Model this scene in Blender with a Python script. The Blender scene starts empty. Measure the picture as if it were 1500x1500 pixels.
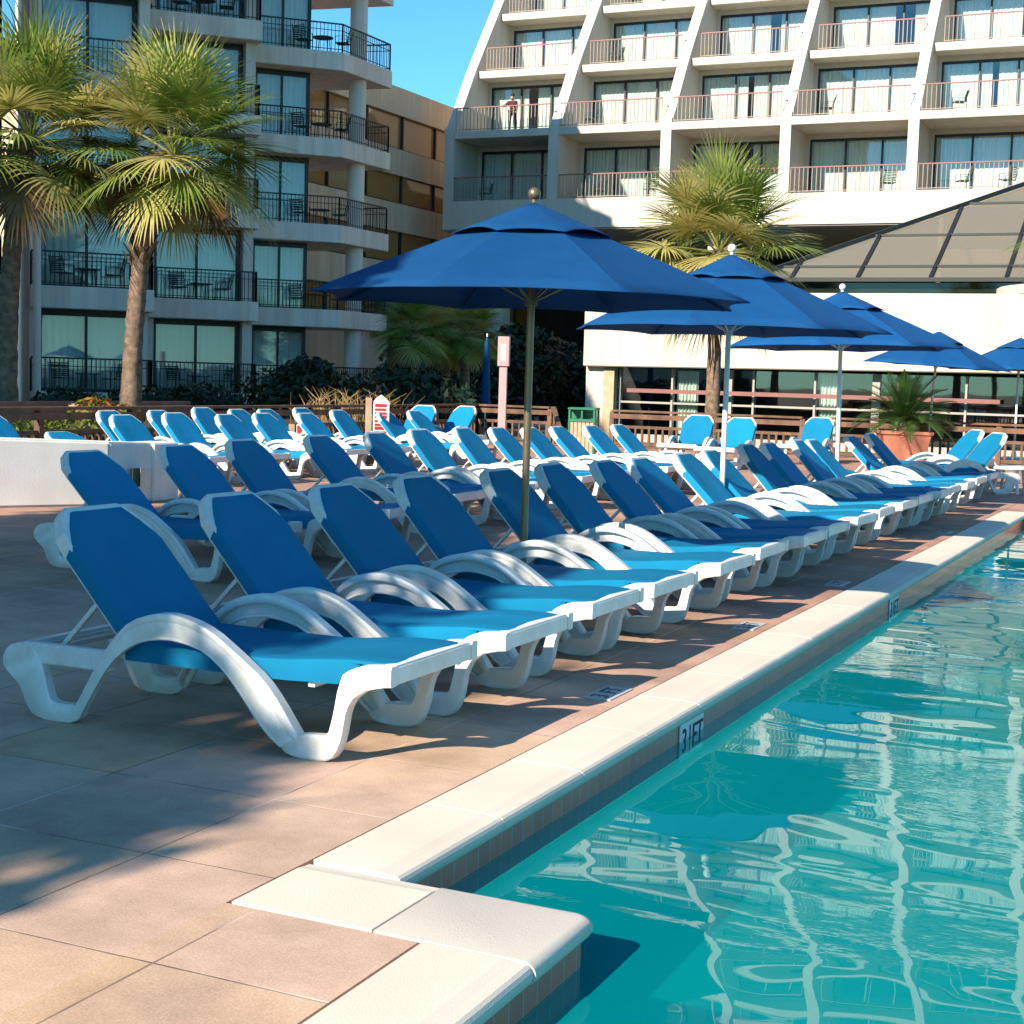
import bpy, bmesh, math, random
from mathutils import Vector, Matrix
R = math.radians
PI = math.pi
rnd = random.Random(7)
sc = bpy.context.scene
col = sc.collection

# ------------------------------------------------------------------ helpers
class MB:
    """collects faces with material slots; build() links them as ONE mesh object"""
    def __init__(s): s.v = []; s.f = []; s.m = []
    def add(s, vs, fs, m=0):
        b = len(s.v); s.v += [tuple(v) for v in vs]
        s.f += [tuple(b+i for i in f) for f in fs]; s.m += [m]*len(fs)
        return s
    def box(s, x0, x1, y0, y1, z0, z1, m=0):
        vs = [(x, y, z) for z in (z0, z1) for y in (y0, y1) for x in (x0, x1)]
        return s.add(vs, [(0,2,3,1),(4,5,7,6),(0,1,5,4),(2,6,7,3),(0,4,6,2),(1,3,7,5)], m)
    def obox(s, c, ex, ey, ez, m=0):
        c, ex, ey, ez = map(Vector, (c, ex, ey, ez))
        vs = [c+ex*i+ey*j+ez*k for k in (-1,1) for j in (-1,1) for i in (-1,1)]
        return s.add(vs, [(0,2,3,1),(4,5,7,6),(0,1,5,4),(2,6,7,3),(0,4,6,2),(1,3,7,5)], m)
    def beam(s, a, b, w, h, m=0, up=(0,0,1)):
        a, b = Vector(a), Vector(b); d = (b-a); L = d.length
        if L < 1e-6: return s
        d /= L; up = Vector(up)
        if abs(d.dot(up)) > .99: up = Vector((1,0,0))
        side = d.cross(up).normalized(); u2 = side.cross(d)
        return s.obox((a+b)/2, d*L/2, side*w/2, u2*h/2, m)
    def loft(s, rings, m=0, cap=True, closed=True):
        n = len(rings[0]); vs = [p for r in rings for p in r]; fs = []
        for i in range(len(rings)-1):
            for j in range(n if closed else n-1):
                k = (j+1) % n
                fs.append((i*n+j, i*n+k, (i+1)*n+k, (i+1)*n+j))
        if cap and closed:
            fs.append(tuple(reversed(range(n)))); fs.append(tuple((len(rings)-1)*n+j for j in range(n)))
        return s.add(vs, fs, m)
    def tube(s, pts, r, n=8, m=0, cap=True):
        pts = [Vector(p) for p in pts]; rings = []
        for i, p in enumerate(pts):
            d = (pts[min(i+1, len(pts)-1)] - pts[max(i-1, 0)]).normalized()
            a = Vector((0,0,1)) if abs(d.z) < .9 else Vector((1,0,0))
            u = d.cross(a).normalized(); w = d.cross(u)
            rr = r[i] if isinstance(r, (list, tuple)) else r
            rings.append([p + u*rr*math.cos(2*PI*j/n) + w*rr*math.sin(2*PI*j/n) for j in range(n)])
        return s.loft(rings, m, cap)
    def prism(s, poly, z0, z1, m=0):
        n = len(poly)
        vs = [(x, y, z0) for x, y in poly] + [(x, y, z1) for x, y in poly]
        fs = [tuple(reversed(range(n))), tuple(range(n, 2*n))] + [(i, (i+1) % n, n+(i+1) % n, n+i) for i in range(n)]
        return s.add(vs, fs, m)
    def prism_axis(s, poly, a0, a1, fn, m=0):
        n = len(poly)
        vs = [fn(p, a0) for p in poly] + [fn(p, a1) for p in poly]
        fs = [tuple(reversed(range(n))), tuple(range(n, 2*n))] + [(i, (i+1) % n, n+(i+1) % n, n+i) for i in range(n)]
        return s.add(vs, fs, m)
    def lathe(s, prof, n=24, c=(0,0,0), m=0):
        rings = [[(c[0]+r*math.cos(2*PI*j/n), c[1]+r*math.sin(2*PI*j/n), c[2]+z) for j in range(n)] for r, z in prof]
        return s.loft(rings, m, True)
    def ball(s, c, r, n=12, m=0):
        return s.lathe([(max(r*math.sin(PI*i/8), r*.02), -r*math.cos(PI*i/8)) for i in range(9)], n, c, m)
    def build(s, name, mats, parent=None, smooth=False, bevel=0, recalc=True, seg=1, sharp=40):
        me = bpy.data.meshes.new(name)
        me.from_pydata(s.v, [], s.f)
        mats = mats if isinstance(mats, (list, tuple)) else [mats]
        for mm in mats: me.materials.append(mm)
        me.polygons.foreach_set('material_index', s.m)
        if recalc or bevel:
            bm = bmesh.new(); bm.from_mesh(me)
            if recalc: bmesh.ops.recalc_face_normals(bm, faces=bm.faces)
            if bevel:
                es = [e for e in bm.edges if len(e.link_faces) == 2 and e.calc_face_angle(0) > R(30)]
                bmesh.ops.bevel(bm, geom=es, offset=bevel, segments=seg, affect='EDGES', clamp_overlap=True)
            bm.to_mesh(me); bm.free()
        if smooth:
            me.polygons.foreach_set('use_smooth', [True]*len(me.polygons))
            me.set_sharp_from_angle(angle=R(sharp))
        me.update()
        o = bpy.data.objects.new(name, me); col.objects.link(o)
        if parent is not None: o.parent = parent
        return o

def tag(o, label=None, cat=None, group=None, kind=None):
    if label: o['label'] = label
    if cat: o['category'] = cat
    if group: o['group'] = group
    if kind: o['kind'] = kind
    return o
def thing(name, label, cat, loc=(0,0,0), rz=0, group=None):
    o = bpy.data.objects.new(name, None); col.objects.link(o)
    o.location = loc; o.rotation_euler = (0, 0, rz); o.empty_display_size = .2
    return tag(o, label, cat, group)
def copy_tree(o, parent=None):
    kids = list(o.children)
    c = o.copy(); col.objects.link(c)
    if parent is not None: c.parent = parent
    for k in kids: copy_tree(k, c)
    return c
def eval_mesh(o):
    dg = bpy.context.evaluated_depsgraph_get()
    me = bpy.data.meshes.new_from_object(o.evaluated_get(dg))
    return me
ORD = ['first','second','third','fourth','fifth','sixth','seventh','eighth','ninth','tenth','eleventh','twelfth','thirteenth','fourteenth','fifteenth','sixteenth','seventeenth','eighteenth']

# ------------------------------------------------------------------ materials
def newmat(name):
    m = bpy.data.materials.new(name); m.use_nodes = True
    nt = m.node_tree; b = nt.nodes['Principled BSDF']
    return m, nt, b, nt.nodes.new, nt.links.new
def pmat(name, c, rough=.5, var=.12, vs=3.0, bump=0.0, bs=40.0, spec=.5, metal=0, c2=None, dirt=None, coat=0, subs=None):
    m, nt, b, N, L = newmat(name)
    b.inputs['Roughness'].default_value = rough; b.inputs['Metallic'].default_value = metal
    b.inputs['Specular IOR Level'].default_value = spec
    b.inputs['Coat Weight'].default_value = coat
    tc = N('ShaderNodeTexCoord')
    n1 = N('ShaderNodeTexNoise'); n1.inputs['Scale'].default_value = vs; n1.inputs['Detail'].default_value = 6
    L(tc.outputs['Object'], n1.inputs['Vector'])
    mx = N('ShaderNodeMix'); mx.data_type = 'RGBA'
    rp = N('ShaderNodeValToRGB'); rp.color_ramp.elements[0].position = .3; rp.color_ramp.elements[1].position = .7
    L(n1.outputs['Fac'], rp.inputs['Fac']); L(rp.outputs['Color'], mx.inputs['Factor'])
    c2 = c2 or tuple(x*(1-2*var) for x in c)
    mx.inputs['A'].default_value = (*c2, 1); mx.inputs['B'].default_value = (*c, 1)
    L(mx.outputs['Result'], b.inputs['Base Color'])
    if bump:
        n2 = N('ShaderNodeTexNoise'); n2.inputs['Scale'].default_value = bs; n2.inputs['Detail'].default_value = 5
        L(tc.outputs['Object'], n2.inputs['Vector'])
        bp = N('ShaderNodeBump'); bp.inputs['Strength'].default_value = bump; bp.inputs['Distance'].default_value = .01
        L(n2.outputs['Fac'], bp.inputs['Height']); L(bp.outputs['Normal'], b.inputs['Normal'])
    return m
def streaks(m, amount=.25, sx=2.5, sz=.12):
    nt = m.node_tree; b = nt.nodes['Principled BSDF']; N, L = nt.nodes.new, nt.links.new
    src = b.inputs['Base Color'].links[0].from_socket
    tc = N('ShaderNodeTexCoord'); mp = N('ShaderNodeMapping'); mp.inputs['Scale'].default_value = (sx, sx, sz); L(tc.outputs['Object'], mp.inputs['Vector'])
    n = N('ShaderNodeTexNoise'); n.inputs['Scale'].default_value = 1; n.inputs['Detail'].default_value = 8; n.inputs['Roughness'].default_value = .7; L(mp.outputs[0], n.inputs['Vector'])
    r = N('ShaderNodeValToRGB'); r.color_ramp.elements[0].position = .38; r.color_ramp.elements[1].position = .62
    k = 1-amount; r.color_ramp.elements[0].color = (k, k*.97, k*.92, 1); r.color_ramp.elements[1].color = (1,1,1,1); L(n.outputs['Fac'], r.inputs['Fac'])
    mu = N('ShaderNodeMix'); mu.data_type = 'RGBA'; mu.blend_type = 'MULTIPLY'; mu.inputs['Factor'].default_value = 1
    L(src, mu.inputs['A']); L(r.outputs['Color'], mu.inputs['B']); L(mu.outputs['Result'], b.inputs['Base Color'])
def fabric(name, c, trans=.2, weave=900.0, wr=.3):
    m, nt, b, N, L = newmat(name)
    b.inputs['Roughness'].default_value = .75; b.inputs['Specular IOR Level'].default_value = .25
    tc = N('ShaderNodeTexCoord')
    n1 = N('ShaderNodeTexNoise'); n1.inputs['Scale'].default_value = 5; n1.inputs['Detail'].default_value = 5
    L(tc.outputs['Object'], n1.inputs['Vector'])
    mx = N('ShaderNodeMix'); mx.data_type = 'RGBA'
    mx.inputs['A'].default_value = (*[x*.82 for x in c], 1); mx.inputs['B'].default_value = (*[min(1, x*1.1) for x in c], 1)
    L(n1.outputs['Fac'], mx.inputs['Factor']); L(mx.outputs['Result'], b.inputs['Base Color'])
    oi = N('ShaderNodeObjectInfo'); hv = N('ShaderNodeHueSaturation'); mr = N('ShaderNodeMapRange')
    mr.inputs['To Min'].default_value = .86; mr.inputs['To Max'].default_value = 1.12; L(oi.outputs['Random'], mr.inputs['Value'])
    L(mr.outputs[0], hv.inputs['Value']); L(mx.outputs['Result'], hv.inputs['Color']); L(hv.outputs[0], b.inputs['Base Color'])
    ck = N('ShaderNodeTexWave'); ck.inputs['Scale'].default_value = weave/3; ck.inputs['Distortion'].default_value = 1.5
    L(tc.outputs['Object'], ck.inputs['Vector'])
    n2 = N('ShaderNodeTexNoise'); n2.inputs['Scale'].default_value = 5; n2.inputs['Detail'].default_value = 3; n2.inputs['Distortion'].default_value = .6
    mpw = N('ShaderNodeMapping'); mpw.inputs['Scale'].default_value = (.45,2.0,1); L(tc.outputs['Object'], mpw.inputs['Vector']); L(mpw.outputs[0], n2.inputs['Vector'])
    ad = N('ShaderNodeMath'); ad.operation = 'MULTIPLY_ADD'; ad.inputs[1].default_value = .06
    L(ck.outputs['Fac'], ad.inputs[0]); L(n2.outputs['Fac'], ad.inputs[2])
    bp = N('ShaderNodeBump'); bp.inputs['Strength'].default_value = wr; bp.inputs['Distance'].default_value = .02
    L(ad.outputs[0], bp.inputs['Height']); L(bp.outputs['Normal'], b.inputs['Normal'])
    tr = N('ShaderNodeBsdfTranslucent'); L(mx.outputs['Result'], tr.inputs['Color'])
    ms = N('ShaderNodeMixShader'); ms.inputs[0].default_value = trans
    out = nt.nodes['Material Output']
    L(b.outputs[0], ms.inputs[1]); L(tr.outputs[0], ms.inputs[2]); L(ms.outputs[0], out.inputs['Surface'])
    return m
def leafmat(name, c, c2, trans=.3):
    m, nt, b, N, L = newmat(name)
    b.inputs['Roughness'].default_value = .45; b.inputs['Specular IOR Level'].default_value = .45
    tc = N('ShaderNodeTexCoord'); n1 = N('ShaderNodeTexNoise'); n1.inputs['Scale'].default_value = 2.2; n1.inputs['Detail'].default_value = 4
    L(tc.outputs['Object'], n1.inputs['Vector'])
    rp = N('ShaderNodeValToRGB'); rp.color_ramp.elements[0].position = .35; rp.color_ramp.elements[1].position = .65
    rp.color_ramp.elements[0].color = (*c, 1); rp.color_ramp.elements[1].color = (*c2, 1)
    L(n1.outputs['Fac'], rp.inputs['Fac']); L(rp.outputs['Color'], b.inputs['Base Color'])
    tr = N('ShaderNodeBsdfTranslucent'); L(rp.outputs['Color'], tr.inputs['Color'])
    ms = N('ShaderNodeMixShader'); ms.inputs[0].default_value = trans
    L(b.outputs[0], ms.inputs[1]); L(tr.outputs[0], ms.inputs[2]); L(ms.outputs[0], nt.nodes['Material Output'].inputs['Surface'])
    return m
def one_sided_fresnel(nt, ior, nrm=None):
    f = nt.nodes.new('ShaderNodeFresnel'); f.inputs['IOR'].default_value = ior
    if nrm is not None: nt.links.new(nrm, f.inputs['Normal'])
    g = nt.nodes.new('ShaderNodeNewGeometry'); m = nt.nodes.new('ShaderNodeMix'); m.data_type = 'FLOAT'
    nt.links.new(g.outputs['Backfacing'], m.inputs[0]); nt.links.new(f.outputs[0], m.inputs[2]); m.inputs[3].default_value = .06
    return m.outputs[0]
def glassmat(name, tint=(.75,.85,.85), rough=.02, refl=1.0, ior=1.5, base=None, haze=None):
    """window glass: fresnel mirror over clear (or dark) glass"""
    m, nt, b, N, L = newmat(name); nt.nodes.remove(b)
    g = N('ShaderNodeBsdfGlossy'); g.inputs['Roughness'].default_value = rough; g.inputs['Color'].default_value = (refl,)*3+(1,)
    if base is None:
        t = N('ShaderNodeBsdfTransparent'); t.inputs['Color'].default_value = (*tint, 1)
    else:
        t = N('ShaderNodeBsdfDiffuse'); t.inputs['Color'].default_value = (*base, 1)
    if haze:
        d_ = N('ShaderNodeBsdfDiffuse'); d_.inputs['Color'].default_value = (*haze[0], 1); m_ = N('ShaderNodeMixShader'); m_.inputs[0].default_value = haze[1]
        L(t.outputs[0], m_.inputs[1]); L(d_.outputs[0], m_.inputs[2]); t = m_
    f = one_sided_fresnel(nt, ior)
    tc = N('ShaderNodeTexCoord'); n = N('ShaderNodeTexNoise'); n.inputs['Scale'].default_value = .9
    L(tc.outputs['Object'], n.inputs['Vector'])
    bp = N('ShaderNodeBump'); bp.inputs['Strength'].default_value = .03; bp.inputs['Distance'].default_value = .05
    L(n.outputs['Fac'], bp.inputs['Height']); L(bp.outputs['Normal'], g.inputs['Normal'])
    ms = N('ShaderNodeMixShader'); L(f, ms.inputs[0]); L(t.outputs[0], ms.inputs[1]); L(g.outputs[0], ms.inputs[2])
    L(ms.outputs[0], nt.nodes['Material Output'].inputs['Surface'])
    return m
def curtainmat(name, c):
    m, nt, b, N, L = newmat(name)
    tc = N('ShaderNodeTexCoord'); w = N('ShaderNodeTexWave'); w.inputs['Scale'].default_value = 2.2; w.inputs['Distortion'].default_value = 2.5
    w.inputs['Detail'].default_value = 1; w.wave_profile = 'SIN'
    mp = N('ShaderNodeMapping'); mp.inputs['Scale'].default_value = (1, 1, .03); L(tc.outputs['Object'], mp.inputs['Vector'])
    L(mp.outputs[0], w.inputs['Vector'])
    bp = N('ShaderNodeBump'); bp.inputs['Strength'].default_value = .45; bp.inputs['Distance'].default_value = .06
    L(w.outputs['Fac'], bp.inputs['Height']); L(bp.outputs['Normal'], b.inputs['Normal'])
    b.inputs['Base Color'].default_value = (*c, 1); b.inputs['Roughness'].default_value = .9
    return m

M = {}
M['plastic'] = pmat('white_resin', (.80,.80,.78), .38, .05, 6, .08, 60, c2=(.70,.70,.67))
M['sling'] = fabric('blue_sling', (.002,.22,.42), .10, 1500, .5)
M['canopy'] = fabric('blue_canvas', (.002,.069,.215), .015, 1200, .6)
M['bronze'] = pmat('bronze_metal', (.23,.17,.10), .35, .1, 8, metal=.6)
M['whitemetal'] = pmat('white_metal', (.8,.8,.79), .35, .05)
M['darkmetal'] = pmat('dark_metal', (.012,.012,.013), .45, .1)
M['stucco'] = pmat('cream_stucco', (.61,.555,.485), .85, .06, .6, .35, 60, c2=(.55,.50,.435))
M['stucco_grey'] = pmat('grey_stucco', (.90,.745,.64), .9, .08, .9, .25, 50, c2=(.82,.67,.57))
M['stucco_white'] = pmat('white_stucco', (.80,.78,.74), .9, .05, 2.5, .25, 110, c2=(.70,.68,.64))
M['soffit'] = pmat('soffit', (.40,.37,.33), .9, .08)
M['tan'] = pmat('tan_stucco', (.86,.62,.42), .9, .08, .5, .2, 30)
M['brownglass'] = glassmat('brown_glass', rough=.04, ior=1.7, base=(.42,.20,.06))
M['frame'] = pmat('dark_frame', (.010,.013,.014), .4, .1)
M['glass'] = glassmat('window_glass', (.92,.96,.95), .015, .95, 1.8)
M['darkglass'] = glassmat('dark_glass', rough=.03, ior=1.55, base=(.012,.018,.012))
M['roofglass'] = glassmat('roof_glass', (.80,.70,.52), .03, .95, 1.4, haze=((.42,.39,.31),.34))
M['curtain'] = curtainmat('curtain', (.72,.76,.70))
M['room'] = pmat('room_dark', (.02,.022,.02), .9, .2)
M['railred'] = pmat('rail_redbrown', (.25,.10,.085), .5, .1)
M['picket'] = pmat('picket_cream', (.36,.26,.21), .6, .1)
M['wood'] = pmat('brown_wood', (.20,.105,.058), .75, .25, 5, .3, 30, c2=(.105,.055,.032))
M['woodlight'] = pmat('cedar_slats', (.55,.38,.24), .7, .15, 6)
M['greenmetal'] = pmat('green_enamel', (.02,.18,.09), .4, .1)
M['terracotta'] = pmat('terracotta', (.50,.19,.12), .8, .1, 4, .2, 40)
M['pinkmetal'] = pmat('pink_paint', (.46,.31,.31), .6, .08)
M['trunk'] = pmat('palm_trunk', (.27,.18,.12), .95, .3, 9, 1.0, 30, c2=(.10,.065,.045))
M['boot'] = pmat('palm_boot', (.32,.19,.10), .9, .3, 6, .6, 30, c2=(.13,.07,.04))
M['leaf'] = leafmat('palm_leaf', (.12,.20,.03), (.30,.36,.075), .4)
M['leafy'] = leafmat('palm_leaf_yellow', (.42,.40,.11), (.58,.51,.20), .4)
M['leafd'] = leafmat('palm_leaf_dry', (.24,.15,.06), (.14,.10,.04))
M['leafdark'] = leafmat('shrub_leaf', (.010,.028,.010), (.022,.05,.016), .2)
M['leafcyc'] = leafmat('cycad_leaf', (.02,.065,.012), (.05,.11,.02), .2)
M['leafgrass'] = leafmat('ground_cover_leaf', (.08,.13,.012), (.17,.18,.03), .25)
M['leaffl'] = leafmat('croton_leaf', (.30,.17,.02), (.34,.07,.02), .25)
M['straw'] = leafmat('dry_grass', (.46,.30,.13), (.33,.19,.07), .2)
M['soil'] = pmat('soil', (.06,.04,.028), .95, .3, 3, .6, 15)
M['ink_faded'] = pmat('faded_ink', (.11,.11,.12), .7, .2)
M['plate_faded'] = pmat('faded_plate', (.52,.49,.48), .6, .1)
M['ink'] = pmat('black_ink', (.01,.01,.012), .6, .1)
M['signwhite'] = pmat('sign_white', (.8,.77,.77), .5, .05)
M['signred'] = pmat('sign_red', (.55,.03,.03), .5, .1)
M['skin'] = pmat('skin', (.45,.26,.18), .6, .1)
M['hair'] = pmat('hair', (.02,.013,.01), .7, .2)
M['jacket'] = pmat('plaid_jacket', (.13,.012,.018), .85, .4, 9, c2=(.02,.008,.02))
M['trouser'] = pmat('dark_trousers', (.01,.013,.03), .85, .2)
M['tabletop'] = pmat('table_resin', (.78,.78,.76), .4, .05)
M['greenmesh'] = pmat('green_mesh', (.02,.055,.045), .6, .1)

for k_, a_ in (('stucco',.10),('stucco_grey',.2),('tan',.2),('stucco_white',.07)): streaks(M[k_], a_)
streaks(M['plastic'], .14, 9, 5); streaks(M['terracotta'], .25, 5, 1); streaks(M['wood'], .4, 6, 1)

# deck: square slabs, joints as in the place; colour drifts from tan to terracotta per slab
def deckmat(name, x0, y0, sx, sy):
    m, nt, b, N, L = newmat(name)
    tc = N('ShaderNodeTexCoord'); sp = N('ShaderNodeSeparateXYZ'); L(tc.outputs['Object'], sp.inputs[0])
    def mth(op, a, bb=None, c=None):
        n = N('ShaderNodeMath'); n.operation = op
        for i, v in enumerate((a, bb, c)):
            if v is None: continue
            if isinstance(v, (int, float)): n.inputs[i].default_value = v
            else: L(v, n.inputs[i])
        return n.outputs[0]
    ax = mth('DIVIDE', mth('SUBTRACT', sp.outputs['X'], x0), sx)
    ay = mth('DIVIDE', mth('SUBTRACT', sp.outputs['Y'], y0), sy)
    ix, iy = mth('FLOOR', ax), mth('FLOOR', ay)
    fx, fy = mth('FRACT', ax), mth('FRACT', ay)
    dx = mth('MULTIPLY', mth('MINIMUM', fx, mth('SUBTRACT', 1, fx)), sx)
    dy = mth('MULTIPLY', mth('MINIMUM', fy, mth('SUBTRACT', 1, fy)), sy)
    d = mth('MINIMUM', dx, dy)
    nz = N('ShaderNodeTexNoise'); nz.inputs['Scale'].default_value = 9; nz.inputs['Detail'].default_value = 6; L(tc.outputs['Object'], nz.inputs['Vector'])
    d2 = mth('ADD', d, mth('MULTIPLY', mth('SUBTRACT', nz.outputs['Fac'], .5), .006))
    joint = N('ShaderNodeMapRange'); joint.inputs['From Min'].default_value = .0010; joint.inputs['From Max'].default_value = .0042
    L(d2, joint.inputs['Value'])
    cx = N('ShaderNodeCombineXYZ'); L(ix, cx.inputs[0]); L(iy, cx.inputs[1])
    wn = N('ShaderNodeTexWhiteNoise'); L(cx.outputs[0], wn.inputs['Vector'])
    rp = N('ShaderNodeValToRGB')
    e = rp.color_ramp.elements; e[0].position = 0; e[0].color = (.64,.43,.27,1); e[1].position = 1; e[1].color = (.65,.425,.325,1)
    x = e.new(.5); x.color = (.70,.485,.365,1)
    L(wn.outputs['Value'], rp.inputs['Fac'])
    # large stains
    n2 = N('ShaderNodeTexNoise'); n2.inputs['Scale'].default_value = 1.3; n2.inputs['Detail'].default_value = 8; n2.inputs['Roughness'].default_value = .65
    L(tc.outputs['Object'], n2.inputs['Vector'])
    r2 = N('ShaderNodeValToRGB'); r2.color_ramp.elements[0].position = .35; r2.color_ramp.elements[1].position = .68
    r2.color_ramp.elements[0].color = (.58,.56,.54,1); r2.color_ramp.elements[1].color = (1.12,1.10,1.07,1)
    L(n2.outputs['Fac'], r2.inputs['Fac'])
    mu = N('ShaderNodeMix'); mu.data_type = 'RGBA'; mu.blend_type = 'MULTIPLY'; mu.inputs['Factor'].default_value = 1
    L(rp.outputs['Color'], mu.inputs['A']); L(r2.outputs['Color'], mu.inputs['B'])
    # terracotta drift along the deck
    mr = N('ShaderNodeMapRange'); mr.inputs['From Min'].default_value = 4.5; mr.inputs['From Max'].default_value = 8.5; L(sp.outputs['Y'], mr.inputs['Value'])
    m3 = N('ShaderNodeMix'); m3.data_type = 'RGBA'; m3.blend_type = 'MULTIPLY'; L(mr.outputs[0], m3.inputs['Factor'])
    L(mu.outputs['Result'], m3.inputs['A']); m3.inputs['B'].default_value = (.72,.59,.57,1)
    # fine speckle
    n3 = N('ShaderNodeTexNoise'); n3.inputs['Scale'].default_value = 160; n3.inputs['Detail'].default_value = 3; L(tc.outputs['Object'], n3.inputs['Vector'])
    r3 = N('ShaderNodeValToRGB'); r3.color_ramp.elements[0].position = .3; r3.color_ramp.elements[1].position = .7
    r3.color_ramp.elements[0].color = (.80,.80,.80,1); r3.color_ramp.elements[1].color = (1.10,1.10,1.10,1); L(n3.outputs['Fac'], r3.inputs['Fac'])
    m4 = N('ShaderNodeMix'); m4.data_type = 'RGBA'; m4.blend_type = 'MULTIPLY'; m4.inputs['Factor'].default_value = 1
    L(m3.outputs['Result'], m4.inputs['A']); L(r3.outputs['Color'], m4.inputs['B'])
    # joint colour: light mortar, dark in places
    n4 = N('ShaderNodeTexNoise'); n4.inputs['Scale'].default_value = .9; L(tc.outputs['Object'], n4.inputs['Vector'])
    r4 = N('ShaderNodeValToRGB'); r4.color_ramp.elements[0].position = .48; r4.color_ramp.elements[1].position = .52
    r4.color_ramp.elements[0].color = (.20,.14,.10,1); r4.color_ramp.elements[1].color = (.68,.52,.42,1); L(n4.outputs['Fac'], r4.inputs['Fac'])
    m5 = N('ShaderNodeMix'); m5.data_type = 'RGBA'; L(joint.outputs[0], m5.inputs['Factor'])
    L(r4.outputs['Color'], m5.inputs['A']); L(m4.outputs['Result'], m5.inputs['B'])
    L(m5.outputs['Result'], b.inputs['Base Color']); b.inputs['Roughness'].default_value = .8
    bp = N('ShaderNodeBump'); bp.inputs['Strength'].default_value = .35; bp.inputs['Distance'].default_value = .006
    hh = mth('ADD', joint.outputs[0], mth('MULTIPLY', n3.outputs['Fac'], .25)); L(hh, bp.inputs['Height'])
    L(bp.outputs['Normal'], b.inputs['Normal'])
    return m
M['deck'] = deckmat('deck_slabs', -2.45, 2.54, .585, .585)
M['deck2'] = deckmat('deck_slabs_jog', -1.97, 2.54, .445, .585)
M['coping'] = pmat('cast_stone', (.72,.63,.52), .8, .05, 1.6, .12, 190, c2=(.62,.535,.435))
M['grout'] = pmat('grout', (.40,.42,.38), .9, .1)

def tilemat():
    m, nt, b, N, L = newmat('waterline_tile')
    tc = N('ShaderNodeTexCoord'); mp = N('ShaderNodeMapping'); L(tc.outputs['UV'], mp.inputs['Vector'])
    br = N('ShaderNodeTexBrick'); br.offset = 0; br.inputs['Scale'].default_value = 1
    br.inputs['Brick Width'].default_value = .075; br.inputs['Row Height'].default_value = .075; br.inputs['Mortar Size'].default_value = .0022
    br.inputs['Color1'].default_value = (.70,.21,.13,1); br.inputs['Color2'].default_value = (.52,.17,.115,1); br.inputs['Mortar'].default_value = (.36,.40,.38,1)
    L(mp.outputs[0], br.inputs['Vector']); L(br.outputs['Color'], b.inputs['Base Color'])
    b.inputs['Roughness'].default_value = .3
    bp = N('ShaderNodeBump'); bp.inputs['Strength'].default_value = .4; bp.inputs['Distance'].default_value = .003; bp.invert = True
    L(br.outputs['Fac'], bp.inputs['Height']); L(bp.outputs['Normal'], b.inputs['Normal'])
    return m
M['tile'] = tilemat()
def poolmat():
    m, nt, b, N, L = newmat('pool_plaster')
    tc = N('ShaderNodeTexCoord'); n = N('ShaderNodeTexNoise'); n.inputs['Scale'].default_value = .8; n.inputs['Detail'].default_value = 3
    L(tc.outputs['Object'], n.inputs['Vector'])
    mx = N('ShaderNodeMix'); mx.data_type = 'RGBA'; L(n.outputs['Fac'], mx.inputs['Factor'])
    mx.inputs['A'].default_value = (.0,.30,.31,1); mx.inputs['B'].default_value = (.0,.36,.37,1)
    L(mx.outputs['Result'], b.inputs['Base Color']); b.inputs['Roughness'].default_value = .9
    return m
M['pool'] = poolmat()
def watermat():
    m, nt, b, N, L = newmat('pool_water'); nt.nodes.remove(b)
    g = N('ShaderNodeBsdfGlossy'); g.inputs['Roughness'].default_value = .0; g.inputs['Color'].default_value = (.95,.98,.97,1)
    t0 = N('ShaderNodeBsdfTransparent'); t0.inputs['Color'].default_value = (.45,.95,.85,1)
    df = N('ShaderNodeBsdfDiffuse'); df.inputs['Color'].default_value = (.0,.30,.325,1)      # light scattered back by the water itself
    t = N('ShaderNodeMixShader'); t.inputs[0].default_value = .55; L(t0.outputs[0], t.inputs[1]); L(df.outputs[0], t.inputs[2])
    tc = N('ShaderNodeTexCoord')
    mp = N('ShaderNodeMapping'); mp.inputs['Rotation'].default_value = (0,0,R(25)); mp.inputs['Scale'].default_value = (1,2.2,1); L(tc.outputs['Object'], mp.inputs['Vector'])
    n1 = N('ShaderNodeTexNoise'); n1.inputs['Scale'].default_value = .9; n1.inputs['Detail'].default_value = 1.5; n1.inputs['Distortion'].default_value = .6; L(mp.outputs[0], n1.inputs['Vector'])
    n2 = N('ShaderNodeTexNoise'); n2.inputs['Scale'].default_value = 13; n2.inputs['Detail'].default_value = 2.5; L(mp.outputs[0], n2.inputs['Vector'])
    # calmer and livelier patches
    n3 = N('ShaderNodeTexNoise'); n3.inputs['Scale'].default_value = .35; L(tc.outputs['Object'], n3.inputs['Vector'])
    r3 = N('ShaderNodeValToRGB'); r3.color_ramp.elements[0].position = .47; r3.color_ramp.elements[1].position = .60; L(n3.outputs['Fac'], r3.inputs['Fac'])
    a = N('ShaderNodeMath'); a.operation = 'MULTIPLY'; L(n2.outputs['Fac'], a.inputs[0]); L(r3.outputs['Color'], a.inputs[1])
    s = N('ShaderNodeMath'); s.operation = 'MULTIPLY_ADD'; L(a.outputs[0], s.inputs[0]); s.inputs[1].default_value = .13; L(n1.outputs['Fac'], s.inputs[2])
    bp = N('ShaderNodeBump'); bp.inputs['Strength'].default_value = 1; bp.inputs['Distance'].default_value = .0068
    L(s.outputs[0], bp.inputs['Height']); L(bp.outputs['Normal'], g.inputs['Normal'])
    f = one_sided_fresnel(nt, 1.33, bp.outputs['Normal'])
    ms = N('ShaderNodeMixShader'); L(f, ms.inputs[0]); L(t.outputs[0], ms.inputs[1]); L(g.outputs[0], ms.inputs[2])
    L(ms.outputs[0], nt.nodes['Material Output'].inputs['Surface'])
    return m
M['water'] = watermat()
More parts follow.
